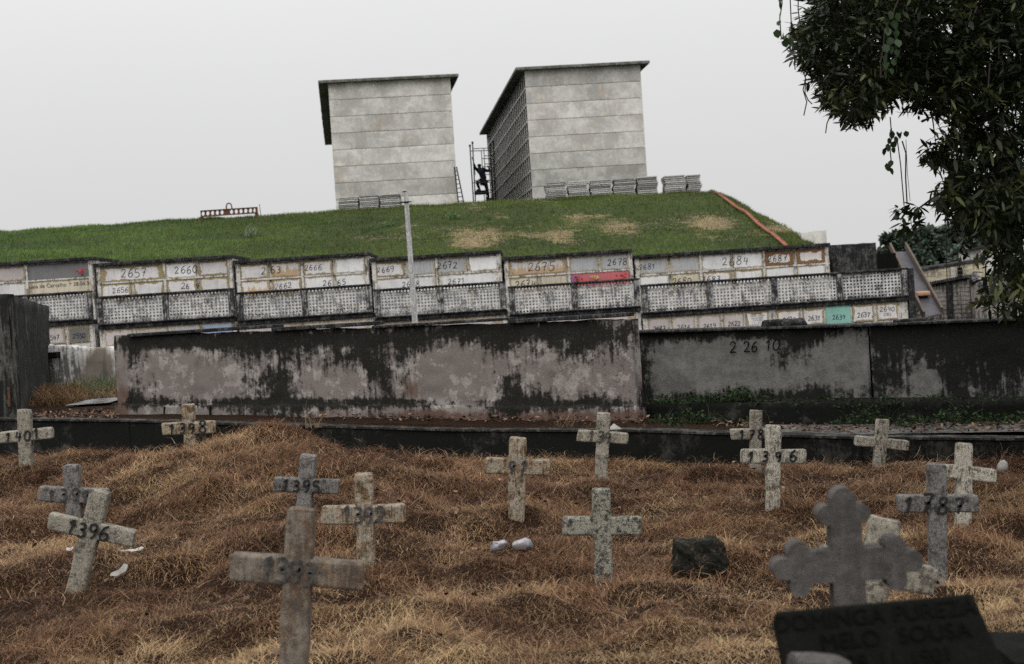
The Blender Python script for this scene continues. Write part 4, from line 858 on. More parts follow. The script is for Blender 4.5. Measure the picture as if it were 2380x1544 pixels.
# stacks of precast slabs
def stack(u0, u1, v0, v1, Y, label, n, sway, seed):
    a = P(u0, v1, Y); b_ = P(u1, v1, Y); W = b_.x - a.x; z1 = P(u0, v0, Y).z; z0 = a.z - .12; H = z1 - z0; dz = H / n; rr = random.Random(seed); first = None
    for k in range(n):
        if first is None:
            mb = MB(); mb.rbox((0, 0, dz * .36), (W - .03, 1.2, dz * .66), .006, 2, .003, 3); o = mb.build('concrete_slab', M['slab']); first = o
        else: o = first.copy(); COL.objects.link(o)
        o.location = ((a.x + b_.x) / 2 + sway * math.sin(k * .9 + seed) * .05 + rr.uniform(-.012, .012), Y + .6, z0 + k * dz); o.rotation_euler = (0, rr.uniform(-.004, .004), rr.uniform(-.02, .02))
        ords = ['bottom', 'second', 'third', 'fourth', 'fifth', 'sixth', 'seventh', 'eighth', 'ninth', 'tenth', 'eleventh']; oo = 'topmost slab' if k == n - 1 else ('bottom slab' if k == 0 else ords[k] + ' slab up'); tag(o, oo + ' of ' + label, 'concrete slab', 'concrete slabs of ' + label)
for i, (a, b_, v0, v1, lab) in enumerate(((786, 834, 458, 490, 'the left stack at the left tower'), (836, 882, 455, 488, 'the middle stack at the left tower'), (884, 931, 451, 485, 'the right stack at the left tower'))):
    stack(a, b_, v0, v1, 58., lab, 10, .1, i)
for i, (a, b_, v0, v1, lab) in enumerate(((1268, 1317, 424, 461, 'the first stack before the right tower'), (1321, 1369, 421, 458, 'the second stack before the right tower'), (1373, 1424, 418, 456, 'the third stack before the right tower'),
                               (1427, 1478, 415, 454, 'the fourth stack before the right tower'), (1482, 1531, 410, 452, 'the fifth stack at the right tower corner'), (1546, 1596, 408, 450, 'the wide stack clear of the towers'), (1598, 1632, 406, 448, 'the narrow last stack on the crest'))):
    stack(a, b_, v0, v1, 58., lab, 11, .5, 10 + i)

# ladder against the left tower
def ladder():
    Y = 60.5; a0, a1 = P(1063, 478, Y), P(1058, 392, Y + .6); b0, b1 = P(1078, 477, Y), P(1063, 388, Y + .6); a1 = P(1055, 390, Y + .5)
    a0, b0 = P(1066, 478, Y), P(1079, 477, Y + .3); a1, b1 = P(1056, 388, Y), P(1061, 388, Y + .3)
    root = thing('ladder', (a0 + b0) / 2, 'narrow ladder leaning on the right side of the left tomb tower', 'ladder'); 
    for s_, e_ in ((a0, a1), (b0, b1)): mb = MB(); mb.bar(s_, e_, .05, .05); mb.build('rail', M['bark'], root, rel=root.location)
    for k in range(1, 9):
        mb = MB(); mb.tube([a0.lerp(a1, k / 9), b0.lerp(b1, k / 9)], .018, 6); mb.build('rung', M['bark'], root, rel=root.location)
ladder()

# scaffold and worker
def scaffold():
    Y = 77.; zl = P(1100, 476, Y).z; root = thing('scaffold', P(1125, 476, Y), 'narrow dark steel scaffold at the far end of the right tomb tower', 'scaffold')
    def D(x, y, dY=0): return P((1420 + x / 6.714) * .7489, (420 + y / 6.714) * .7489, Y + dY)
    def tb(nm, pts, r=.03, mt=None): mb = MB(); mb.tube([Vector(q) for q in pts], r, 6); mb.build(nm, mt or M['iron'], root, rel=root.location)
    for x0, y0, x1, y1, dy in ((258, 235, 338, 1460, 0), (312, 172, 378, 1460, 1.2), (685, 205, 742, 1460, 0), (742, 155, 792, 1460, 1.2)):
        a, b_ = D(x0, y0, dy), D(x1, y1, dy); tb('pole', [b_, a], .034); mb = MB(); mb.tube([a + Vector((0, 0, -.02)), a + Vector((0, 0, .09))], [.05, .05], 8); mb.build('coupler', M['iron'], root, rel=root.location)
    for xa, ya, xb, yb, dy in ((265, 330, 690, 318, 0), (320, 282, 745, 265, 1.2), (310, 995, 720, 978, 0), (345, 950, 780, 935, 1.2), (330, 1208, 735, 1190, 0), (510, 490, 700, 485, 0), (560, 432, 760, 428, 1.2), (520, 656, 715, 655, 0), (565, 600, 770, 598, 1.2), (525, 820, 725, 815, 0), (570, 765, 770, 765, 1.2), (565, 1355, 745, 1355, 0), (600, 1145, 780, 1142, 1.2)):
        tb('ledger', [D(xa, ya, dy), D(xb, yb, dy)], .022)
    for x0, y0, x1, y1, dy in ((495, 325, 520, 700, 0), (547, 272, 570, 700, 1.2), (555, 1200, 568, 1440, 0), (595, 1200, 602, 1440, 1.2)): tb('rung_post', [D(x0, y0, dy), D(x1, y1, dy)], .022)
    for x0, x1, y in ((350, 610, 1175), (590, 760, 1325)):
        a, b_ = D(x0, y, 0), D(x1, y - 6, 0); mb = MB(); mb.span((a.x, a.y, a.z - .09), (b_.x, a.y + 1.2, a.z + .04)); mb.build('platform', M['rust_wood'] if False else M['iron'], root, rel=root.location)
    return D
SD = scaffold()
def skin_fig(name, pts, edges, rad, mat, sub=2):
    me = bpy.data.meshes.new(name); me.from_pydata([tuple(p) for p in pts], edges, []); me.update()
    o = bpy.data.objects.new(name, me); COL.objects.link(o); mod = o.modifiers.new('s', 'SKIN'); 
    if not me.skin_vertices: me.attributes
    for i, r_ in enumerate(rad): me.skin_vertices[0].data[i].radius = (r_, r_)
    me.skin_vertices[0].data[0].use_root = True
    s2 = o.modifiers.new('u', 'SUBSURF'); s2.levels = sub; s2.render_levels = sub
    dg = bpy.context.evaluated_depsgraph_get(); ev = bpy.data.meshes.new_from_object(o.evaluated_get(dg)); bpy.data.objects.remove(o)
    ev.name = name; ev.materials.clear(); ev.materials.append(mat); ev.polygons.foreach_set('use_smooth', [True] * len(ev.polygons))
    q = bpy.data.objects.new(name, ev); COL.objects.link(q); return q
def worker():
    Dn = lambda x, y, dy=.45: SD(x, y, dy)
    # pelvis, waist, chest, neck, head base, head top
    pts = [Dn(545, 955), Dn(535, 860), Dn(500, 770), Dn(472, 712), Dn(460, 690), Dn(456, 662), Dn(455, 640),
           Dn(415, 722), Dn(368, 688, .3), Dn(340, 592, .2), Dn(332, 566, .2),          # his arm up to the pole
           Dn(545, 712), Dn(585, 730, .4), Dn(655, 752, .3), Dn(662, 690, .3), Dn(628, 648, .3), Dn(610, 645, .3),  # other arm
           Dn(500, 970, .4), Dn(400, 965, .15), Dn(440, 1085, .3), Dn(465, 1135, .3), Dn(430, 1150, .1),          # raised leg
           Dn(580, 985, .5), Dn(612, 1120, .45), Dn(640, 1262, .45), Dn(648, 1300, .45), Dn(620, 1310, .25)]
    ed = [(0, 1), (1, 2), (2, 3), (3, 4), (4, 5), (5, 6), (3, 7), (7, 8), (8, 9), (9, 10), (3, 11), (11, 12), (12, 13), (13, 14), (14, 15), (15, 16), (0, 17), (17, 18), (18, 19), (19, 20), (20, 21), (0, 22), (22, 23), (23, 24), (24, 25), (25, 26)]
    rad = [.155, .15, .17, .09, .06, .10, .085, .085, .055, .04, .045, .085, .065, .055, .045, .04, .045, .105, .075, .055, .045, .04, .1, .075, .055, .05, .04]
    body = skin_fig('person', pts, ed, rad, M['skin']); tag(body, 'worker in dark clothes climbing the scaffold with one arm raised', 'person')
    # clothes: the same skeleton, a little wider, cut at neck, wrists and ankles
    sh = skin_fig('shirt', [pts[i] for i in (0, 1, 2, 3, 7, 8, 9, 11, 12, 13, 14)], [(0, 1), (1, 2), (2, 3), (3, 4), (4, 5), (5, 6), (3, 7), (7, 8), (8, 9), (9, 10)], [.175, .17, .195, .10, .105, .075, .058, .105, .085, .075, .062], M['cloth'])
    tr = skin_fig('trousers', [pts[i] for i in (0, 17, 18, 19, 20, 22, 23, 24, 25)], [(0, 1), (1, 2), (2, 3), (3, 4), (0, 5), (5, 6), (6, 7), (7, 8)], [.17, .125, .095, .075, .062, .12, .095, .075, .065], M['trousers'])
    sh.parent = body; tr.parent = body
    cap_ = MB(); h = pts[5] + Vector((0, 0, .06)); cap_.tube([h + Vector((0, 0, -.01)), h + Vector((0, 0, .05)), h + Vector((0, 0, .09))], [.115, .105, .06], 10); o = cap_.build('hair', M['cloth'], body, smooth=True)
    mb = MB(); p = pts[25]; mb.rbox(p + Vector((-.04, -.03, -.02)), (.13, .26, .1), .03, 4); q = pts[20]; mb.rbox(q + Vector((-.06, -.03, -.02)), (.22, .14, .1), .03, 4); mb.build('boots', M['trousers'], body)
    # belt strap hanging
    mb = MB(); mb.tube([Dn(430, 930, .1), Dn(470, 990, .05), Dn(505, 1075, .1)], .012, 5); mb.build('strap', M['paper'], body)
    # tool in the raised hand
    mb = MB(); mb.tube([Dn(300, 450, .15), Dn(335, 580, .15), Dn(370, 835, .2)], .018, 5); mb.build('pry_bar', M['iron'], label='thin bar held upright in the raised hand of the worker', cat='tool')
worker()

# lifting beam, rod, marker block on the crest
def beam():
    Y = 55.; D = lambda x, y: P((560 + x / 7.933) * .7489, (600 + y / 7.933) * .7489, Y); a = D(500, 690); root = thing('lifting_beam', D(1200, 690), 'rusty lifting beam with a row of round holes standing on the crest', 'lifting beam')
    p0, p1 = D(500, 500), D(1900, 425); W = p1.x - p0.x; zc_ = (p0.z + p1.z) / 2; h = D(500, 435).z - D(500, 565).z
    mb = MB(); nh = 12; cw = W / nh; xs_ = p0.x
    for i in range(nh):
        cx = xs_ + (i + .5) * cw; cx0, cx1 = xs_ + i * cw, xs_ + (i + 1) * cw
        if i in (5,) : mb.span((cx0, Y - .05, zc_ - h / 2), (cx1, Y + .05, zc_ + h / 2)); continue
        if i == 11: mb.span((cx0 + cw * .7, Y - .05, zc_ - h / 2), (cx1, Y + .05, zc_ + h / 2)); cx1 = cx0 + cw * .7; cx = (cx0 + cx1) / 2
        n = 12; ow = (cx1 - cx0) / 2; V = []; Fc = []
        for y in (Y - .05, Y + .05):
            for k in range(n):
                an = (k + .5) * 2 * math.pi / n; c_, s_ = math.cos(an), math.sin(an); q = 1 / max(abs(c_), abs(s_)); V.append((cx + c_ * q * ow, y, zc_ + s_ * q * h / 2))
            for k in range(n):
                an = (k + .5) * 2 * math.pi / n; V.append((cx + math.cos(an) * ow * .74, y, zc_ + math.sin(an) * h * .42))
        for k in range(n):
            k2 = (k + 1) % n; Fc += [(k, n + k, n + k2, k2), (2 * n + k, 2 * n + k2, 3 * n + k2, 3 * n + k), (n + k, 3 * n + k, 3 * n + k2, n + k2)]
        mb.add(V, Fc)
    mb.span((p0.x, Y - .08, zc_ + h / 2), (p1.x, Y + .08, zc_ + h / 2 + .018)); mb.span((p0.x, Y - .08, zc_ - h / 2 - .018), (p1.x, Y + .08, zc_ - h / 2))
    mb.build('beam', M['rust'], root, rel=root.location)
    for x, yb in ((530, 760), (1890, 690)):
        q = D(x, yb); mb = MB(); mb.span((q.x - .055, Y - .06, q.z), (q.x + .055, Y + .06, zc_ - h / 2 - .018)); mb.build('leg', M['rust'], root, rel=root.location)
    c = D(1200, 400); mb = MB(); pts = []
    for k in range(9): an = math.pi * k / 8; pts.append(c + Vector((math.cos(an) * .09, 0, .12 + math.sin(an) * .1)))
    mb.tube([c + Vector((.11, 0, -.02))] + pts + [c + Vector((-.11, 0, -.02))], .025, 6); mb.build('lifting_eye', M['rust'], root, rel=root.location)
    mb = MB(); mb.tube([D(1990, 640), D(1945, 270)], .011, 6); mb.build('steel_rod', M['iron'], label='thin steel rod standing in the grass beside the lifting beam', cat='rod')
    q = P(191, 536, 55.5); mb = MB(); mb.rbox(q, (.15, .15, .3), .01); mb.build('marker_stone', M['slab'], label='tiny pale marker stone on the crest far left', cat='stone')
beam()

# ---------------------------------------------------------------- crosses
def cross(top, base, l, r_, hb, wp, Y, mat, label, num='', ncol='paint_black', nh=.75, nadv=.8, taper=1.08, yaw=0, wide_arm=1.0, numx=0, th=.85, sunk=.18, name='grave_cross'):
    T, B = P(*top, Y), P(*base, Y); B2 = B - (T - B).normalized() * sunk; Lp, Rp = P(*l, Y), P(*r_, Y); pxm = Y / F
    w_ = wp * pxm; h_ = hb * pxm; root = thing(name, B, label, 'cross', 'concrete crosses standing in the dry grass' if name == 'grave_cross' else None)
    def frame(d): z = d.normalized(); y = Vector((0, 1, 0)); x = y.cross(z).normalized(); return Matrix((x, z.cross(x).normalized(), z)).transposed()
    seed = (top[0] % 97)
    mb = MB(); mb.rbox((T + B2) / 2, (w_, w_ * th, (T - B2).length), w_ * .16, 7, w_ * .055, 5 / w_ * .12, frame(T - B2), taper, seed)
    post = mb.build('post', mat, root, rel=B, smooth=False)
    C = (Lp + Rp) / 2; mb = MB(); d = Rp - Lp; x = d.normalized(); y = Vector((0, 1, 0)); z = x.cross(y).normalized(); M3 = Matrix((x, y, z)).transposed()
    mb.rbox((0, 0, 0), (d.length, w_ * th * .93, h_), h_ * .14, 7, h_ * .055, 5 / h_ * .12, None, 1.0, seed + 3)
    bar = mb.build('crossbar', mat, root, loc=C - B); bar.rotation_euler = M3.to_euler()
    if num:
        zoff = -w_ * th / 2 - .07 * w_ - .0015
        q = digits(num, h_ * nh, h_ * .15 if ncol == 'paint_black' else h_ * .14, zoff, numx * pxm, 0, nadv, seed=int(seed)); o = q.build('painted_lettering', M[ncol], bar)
    root.rotation_euler = (0, 0, yaw)
    return root
cross((57, 951), (62, 1103), (-4, 1018), (123, 1006), 27, 29, 17.2, M['cross_grey'], 'leftmost cross, painted 1401, at the left edge near the kerb', '1401', 'paint_black', .85, .95, numx=-2)
cross((437, 940), (442, 1030), (377, 998), (501, 992), 29, 27, 16.0, M['cross_warm'], 'cross painted 1398 on top of the grass mound', '1398', 'paint_black', .85, .95)
cross((167, 1078), (173, 1200), (92, 1146), (250, 1154), 36, 35, 13.4, M['cross_dark'], 'dark stained cross with a faded number behind the leaning cross 1396', '1399', 'paint_grey', .75, .95, numx=-5)
cross((236, 1138), (176, 1378), (115, 1210), (314, 1252), 40, 43, 10.1, M['cross_grey'], 'strongly leaning cross painted 1396 at the far left', '1396', 'paint_black', .9, .72, numx=-6)
cross((718, 1056), (704, 1195), (637, 1125), (789, 1132), 34, 36, 11.5, M['cross_dark'], 'bluish grey cross painted 1395 standing behind the largest near cross', '1395', 'paint_black', .8, .85, numx=-10)
cross((846, 1100), (851, 1326), (747, 1197), (941, 1193), 44, 41, 9.8, M['cross_warm'], 'ochre and white cross with worn number right of the near cross', '1392', 'paint_grey', .8, .7)
cross((702, 1182), (672, 1730), (535, 1316), (846, 1338), 66, 66, 5.8, M['cross_near'], 'largest and nearest cross, blurred, worn number 1393, left of centre', '1393', 'paint_grey', .8, .62, taper=1.0, numx=-22)
cross((1204, 1016), (1200, 1208), (1128, 1082), (1279, 1086), 37, 37, 11.4, M['cross_warm'], 'ochre stained cross left of centre with only a curved trace of its number', '91', 'paint_grey', .8, .9, taper=1.12)
cross((1397, 1135), (1403, 1338), (1307, 1222), (1490, 1222), 43, 41, 9.57, M['cross_lichen'], 'unnumbered cross speckled with lichen at the centre')
cross((1403, 959), (1397, 1112), (1342, 1012), (1460, 1020), 27, 28, 14.6, M['cross_grey'], 'small cross numbered 139 against the kerb behind the lichen cross', '139', 'paint_grey', .9, .8, taper=1.15, numx=-8)
cross((1757, 954), (1755, 1106), (1698, 1010), (1816, 1008), 26, 26, 14.4, M['cross_grey'], 'cross painted 178 half hidden behind the pale cross 1396', '1781', 'paint_black', .8, 1.05)
cross((1797, 988), (1796, 1197), (1722, 1060), (1871, 1061), 33, 32, 11.7, M['cross_white'], 'pale cross painted 1396 with wide spaced digits, right of centre', '1396', 'paint_black', .75, 1.3, taper=1.1)
cross((2051, 975), (2042, 1094), (1988, 1024), (2110, 1036), 24, 27, 14.6, M['cross_white'], 'unnumbered pale tilted cross near the kerb on the right')
cross((2240, 1030), (2238, 1224), (2165, 1092), (2313, 1106), 32, 34, 10.7, M['cross_white'], 'whitewashed unnumbered cross furthest right, behind cross 1787')
cross((2176, 1078), (2180, 1352), (2085, 1170), (2273, 1170), 42, 38, 8.83, M['cross_dark'], 'grey cross painted 1787 in large black digits on the right', '1787', 'paint_black', .95, .98, taper=1.18, th=.8, numx=-10)
cross((2058, 1200), (2006, 1500), (1905, 1300), (2172, 1352), 66, 68, 6.7, M['cross_grey'], 'tilted pale cross partly hidden behind the trefoil cross', taper=1.05)

def trefoil():
    Y = 4.7; k = Y / F; root = thing('trefoil_cross', P(1967, 1310, Y) + Vector((0, 0, -1.0)), 'dark cement cross with rounded trefoil ends in the right foreground, out of focus', 'cross')
    C = P(1965, 1310, Y)
    def lob(cx, cz, r_, mb, n=20, sq=1): mb.prism([(cx + math.cos(a) * r_, cz + math.sin(a) * r_ * sq) for a in [2 * math.pi * i / n for i in range(n)]], -.035 - .002 * random.random(), .035)
    mb = MB(); x0 = 36 * k
    # outline of the whole cross as one polygon
    def arc(cx, cz, r_, a0, a1, n=9): return [(cx + r_ * math.cos(R(a0 + (a1 - a0) * i / (n - 1))), cz + r_ * math.sin(R(a0 + (a1 - a0) * i / (n - 1)))) for i in range(n)]
    P2 = []
    P2 += [(-36, -420), (38, -420), (38, -38), (86, -38)] + arc(112, -41, 25, 165, 345) + [(134, -24)] + arc(150, 0, 25, -75, 80) + [(136, 22)] + arc(113, 37, 25, 0, 195) + [(84, 37), (38, 37), (37, 94)]
    P2 += [(37, 97)] + arc(38, 119, 22, -85, 90) + [(26, 136)] + arc(0, 152, 29, -20, 200) + [(-27, 134)] + arc(-40, 119, 23, 85, 265) + [(-34, 94), (-34, 37), (-86, 37)] + arc(-112, 37, 25, -15, 185) + [(-134, 24)] + arc(-150, 0, 25, 105, 255) + [(-134, -24)] + arc(-112, -41, 25, 195, 375) + [(-84, -38), (-36, -38)]
    n = len(P2); pts = [(a * k, b_ * k) for a, b_ in P2]; import mathutils.geometry as mg
    tri = mg.tessellate_polygon([[Vector((a, b_, 0)) for a, b_ in pts]])
    V = [(a, -.038, b_) for a, b_ in pts] + [(a * .0 + a, .038, b_) for a, b_ in pts]; 
    inset = [(a, b_) for a, b_ in pts]
    Fc = [tuple(t_) for t_ in tri] + [tuple(i + n for i in t_)[::-1] for t_ in tri] + [(i, (i + 1) % n, (i + 1) % n + n, i + n) for i in range(n)]
    mb.add(V, Fc); o = mb.build('cross_body', M['trefoil'], root, loc=(C - root.location)); bv = o.modifiers.new('b', 'BEVEL'); bv.width = .009; bv.segments = 3; bv.limit_method = 'ANGLE'; bv.angle_limit = R(40)
    mb = MB(); 
    mb.rbox((0, 0, 0), (.42, .3, .5), .03, 4, .01, 6); mb.build('footing', M['trefoil'], root, loc=(0, .05, -.1 + .0))
    # grave stone with inscription, leaning back in front of the cross
    Yp = 4.25; tl, tr_, br, bl = P(1800, 1420, Yp), P(2262, 1377, Yp), P(2352, 1580, Yp - .12), P(1838, 1600, Yp - .12)
    root2 = thing('inscribed_stone', (bl + br) / 2 + Vector((0, 0, -.55)), 'black mossy inscribed gravestone tilted in the bottom right corner', 'gravestone')
    x = (tr_ - tl).normalized(); dn = ((bl - tl) + (br - tr_)).normalized(); nr = x.cross(dn).normalized()
    if nr.y > 0: nr = -nr
    ext = 1.9; bl2 = tl + (bl - tl) * ext; br2 = tr_ + (br - tr_) * ext; bk = -nr * .09
    mb = MB(); mb.add([tl, tr_, br2, bl2, tl + bk, tr_ + bk, br2 + bk, bl2 + bk], [(0, 3, 2, 1), (4, 5, 6, 7), (0, 1, 5, 4), (1, 2, 6, 5), (2, 3, 7, 6), (3, 0, 4, 7)])
    o = mb.build('stone', M['plaque'], root2, rel=root2.location); bv = o.modifiers.new('b', 'BEVEL'); bv.width = .012; bv.segments = 3
    zax = -dn; yy = zax.cross(x).normalized(); M3 = Matrix((x, zax, -yy)).transposed() if False else Matrix((x, zax, x.cross(zax))).transposed()
    mid = (tl + tr_) / 2
    for i, (tx, sz) in enumerate((('DOMINGA  PUREZA', .064), ('MELO  SOUSA', .064), ('09  11  1901', .06), ('21  1  2010', .06))):
        loc = mid + dn * (.062 + i * .062) + x * .015 * i + nr * .004
        words_ = {0: (('DOMINGA', -.14), ('PUREZA', .15)), 1: (('MELO', -.115), ('SOUSA', .115)), 2: (('09', -.13), ('11', -.045), ('1901', .07)), 3: (('21', -.13), ('1', -.05), ('2010', .07))}[i]
        for wd_, dx_ in words_: q = letters(wd_, sz, M['ink'], root2, loc + x * dx_ - root2.location, name='lettering', ext=.001); q.rotation_euler = M3.to_euler()
    mb = MB(); mb.rbox((0, 0, 0), (.95, .5, .62), .03, 4, .012, 4); mb.build('base', M['plaque'], root2, loc=(0.05, .2, .18))
    mb = MB(); p = P(1905, 1560, 3.9); mb.rbox(p, (.15, .12, .07), .015, 4, .012, 9, Matrix.Rotation(.2, 3, 'Y')); mb.span((p.x - .06, p.y - .02, -.1), (p.x + .06, p.y + .06, p.z - .03)); mb.build('stone_fragment', M['trefoil'], label='broken grey stone stub at the foot of the inscribed gravestone', cat='stone')
    mb = MB(); p = P(2400, 1530, 4.6); mb.rbox((p.x, p.y, p.z / 2 - .02), (.23, .4, p.z + .12), .02, 4, .01, 6); mb.build('grave_block', M['plaque'], label='dark block cut off by the bottom right corner', cat='gravestone')
trefoil()

# ---------------------------------------------------------------- things lying in the grass
def small_things():
    p = P(1628, 1335, 9.7); gz = float(field_z(p.x, p.y)); mb = MB(); k = 9.7 / F
    mb.rbox((0, 0, 34 * k / 1), (128 * k, .2, 84 * k), .04, 8, .014, 14, None, .85); o = mb.build('broken_stump', M['stub'], label='low broken mossy concrete stub in the grass right of centre', cat='stone'); o.location = (p.x, p.y, gz)
    # plastic cups
    def cup(u, v, Y, rot, label, s=1.):
        q = P(u, v, Y); mb = MB(); n = 18
        for r0, r1, z0, z1 in ((.028, .036, 0, .09),): mb.tube([(0, 0, z0), (0, 0, .03), (0, 0, .033), (0, 0, z1)], [r0 * s, .031 * s, .029 * s, r1 * s], n)
        o = mb.build('plastic_cup', M['plastic'], smooth=True, label=label, cat='cup'); o.location = q; o.rotation_euler = rot; o.scale = (1, .62, 1)
        for vt in o.data.vertices: vt.co += Vector([noise.noise(vt.co * 40 + Vector((i_ * 9, u, 0))) * .012 for i_ in range(3)])
    cup(1200, 1270, 10.3, (R(80), R(20), R(60)), 'crushed clear plastic cup lying in the grass, right piece', 1.9)
    cup(1170, 1266, 10.4, (R(95), R(-30), R(-50)), 'crumpled plastic cup lying in the grass, left of its twin', 1.6)
    def shard(u, v, Y, w_, h_, rot, label, nm='paper_scrap'):
        q = P(u, v, Y); mb = MB(); k = Y / F; pts = [(-.5, -.2), (-.2, -.45), (.3, -.3), (.5, .2), (.35, .5), (0, .1), (-.4, .05)]
        mb.prism([(a * w_ * k, b_ * h_ * k) for a, b_ in pts], -.006, .006); o = mb.build(nm, M['paper'], label=label, cat='litter'); o.location = q; o.rotation_euler = rot
    shard(277, 1327, 10.2, 46, 26, (R(-35), R(-15), .2), 'pale torn scrap in the grass right of the leaning cross')
    shard(315, 1278, 10.8, 40, 14, (R(-50), 0, 0), 'small white scrap right of the arm of the leaning cross')
    shard(162, 1276, 10.9, 16, 16, (R(-40), R(20), 0), 'tiny white scrap left of the leaning cross')
    shard(292, 1281, 10.9, 30, 12, (R(-60), R(10), .5), 'thin white scrap beside the small white scrap')
    q = P(2330, 1086, 13.4); mb = MB(); mb.tube([(0, 0, -.03), (0, 0, .02), (0, 0, .05), (0, 0, .065)], [.048, .044, .03, .005], 14); o = mb.build('plastic_bowl', M['paper'], smooth=True, label='white upturned bowl by the kerb at the far right', cat='bowl'); o.location = q; o.rotation_euler = (R(15), R(10), 0)
    q = P(1428, 1003, 15.6); q.z += .02; mb = MB(); mb.add([(-.07, 0, 0), (.08, 0, 0), (.05, .08, 0), (-.05, .08, 0), (0, .02, .06)], [(0, 1, 4), (1, 2, 4), (2, 3, 4), (3, 0, 4), (0, 3, 2, 1)]); o = mb.build('stone_chip', M['paper'], label='small pointed white stone on the kerb behind the cross', cat='stone'); o.location = q
    q = P(1797, 741 + 60, 19.1)
    mb = MB(); pts = [line_pt(1770 + 14 * i, 752 - (9 - abs(i - 4)) * 1.2 + 8, 19.5) for i in range(9)]
    mb.rbox(pts[4] + Vector((-.0, .12, -.02)), (.5, .26, .11), .05, 6, .015, 8); mb.build('mortar_lump', M['black_concrete'], label='dark rounded lump of mortar on top of the right grey wall', cat='rubble')
    for u, v, s_, lab in ((2120, 762, .4, 'flat pile of dark rubble on the right wall top beside the chute'), (1530, 765, .06, 'small dark pebble on the wall top below cover 2613')):
        q = line_pt(u, v - 14 if s_ > .1 else v, 19.55); mb = MB(); rr = random.Random(int(u))
        for i in range(1): mb.rbox((0, 0, 0), (s_, .15, s_ * .12 + .02), .01, 5, .012, 12)
        o = mb.build('rubble', M['black_concrete'], label=lab, cat='rubble'); o.location = q
small_things()

# fallen leaves, weeds
def leaf_shapes(n, kind='flat'):
    prof = np.array([[0, 0], [.5, .18], [1, 0], [.5, -.18]]) if kind == 'flat' else None; return prof
def scatter_leaves(P0, length, width, yaw, pitch, roll, cols, fold=.15):
    """6-vertex leaf: base, two shoulders, two mid, tip, folded along the midrib"""
    n = len(P0); B = np.array([[0, 0, 0], [.3, .5, .25], [.3, -.5, .25], [.7, .42, .2], [.7, -.42, .2], [1, 0, -.1], [.5, 0, 0]])
    B = np.tile(B, (n, 1, 1)); B[:, :, 0] *= length[:, None]; B[:, :, 1] *= width[:, None]; B[:, :, 2] *= (width * fold * 2)[:, None]
    def rot(B, a, i, j): c, s_ = np.cos(a)[:, None], np.sin(a)[:, None]; x = B[:, :, i] * c - B[:, :, j] * s_; y = B[:, :, i] * s_ + B[:, :, j] * c; B = B.copy(); B[:, :, i] = x; B[:, :, j] = y; return B
    B = rot(B, roll, 1, 2); B = rot(B, pitch, 0, 2); B = rot(B, yaw, 0, 1); V = (B + P0[:, None, :]).reshape(-1, 3)
    o = (np.arange(n) * 7)[:, None]; T = np.concatenate([o + np.array(f) for f in ((0, 6, 1), (0, 2, 6), (3, 6, 5), (4, 5, 6))]); Q = np.concatenate([o + np.array(f) for f in ((1, 6, 3, 3), (2, 4, 6, 6))])
    T = np.concatenate([T, o + np.array((1, 6, 3)), o + np.array((2, 4, 6))]); return V, T, np.repeat(cols, 7, 0)
def litter():
    n = 3200; Ps = []
    for u0, u1, v0, v1, a0, a1, cnt in ((1640, 2440, 990, 1010, KA + .3, KA + 1.2, 750), (30, 262, 945, 978, 19.5, 22, 900), (700, 1500, 985, 1003, KA + .1, KA + 1.1, 400), (1350, 2330, 1085, 1105, KA - .5, KA - .05, 330)):
        u = rng.uniform(u0, u1, cnt); a = rng.uniform(a0, a1, cnt)
        s_ = (u - 1190) / F; Y = a / (1 - KB * s_) if a0 < 19.2 else a; X = s_ * Y; Z = ground_z(X, Y) + .02; 
        if a0 < 19.2 and a0 > KA: Z = terr_z(X) + .02
        Ps.append(np.stack([X, Y, Z + rng.uniform(0, .02, cnt)], -1))
    Y = np.sqrt(rng.uniform(4.5 ** 2, 16 ** 2, 900)); X = rng.uniform(-.36, .36, 900) * Y; k_ = Y < kerb_y(X) - .2; X, Y = X[k_], Y[k_]; Ps.append(np.stack([X, Y, field_z(X, Y) + rng.uniform(.03, .09, len(X))], -1))
    Pn = np.concatenate(Ps); n = len(Pn); tone = rng.random((n, 1)); c = np.array([.055, .022, .015]) * (1 - tone) + np.array([.24, .15, .095]) * tone ** 3.5
    V, T, C = scatter_leaves(Pn, rng.uniform(.03, .075, n), rng.uniform(.015, .03, n), rng.uniform(0, 6.28, n), rng.normal(0, .35, n), rng.normal(0, .5, n), c)
    o = np_mesh('fallen_leaves', V, T, M['litter'], C); tag(o, kind='stuff', label='brown fallen leaves on the terrace and along the kerb', cat='leaves')
litter()
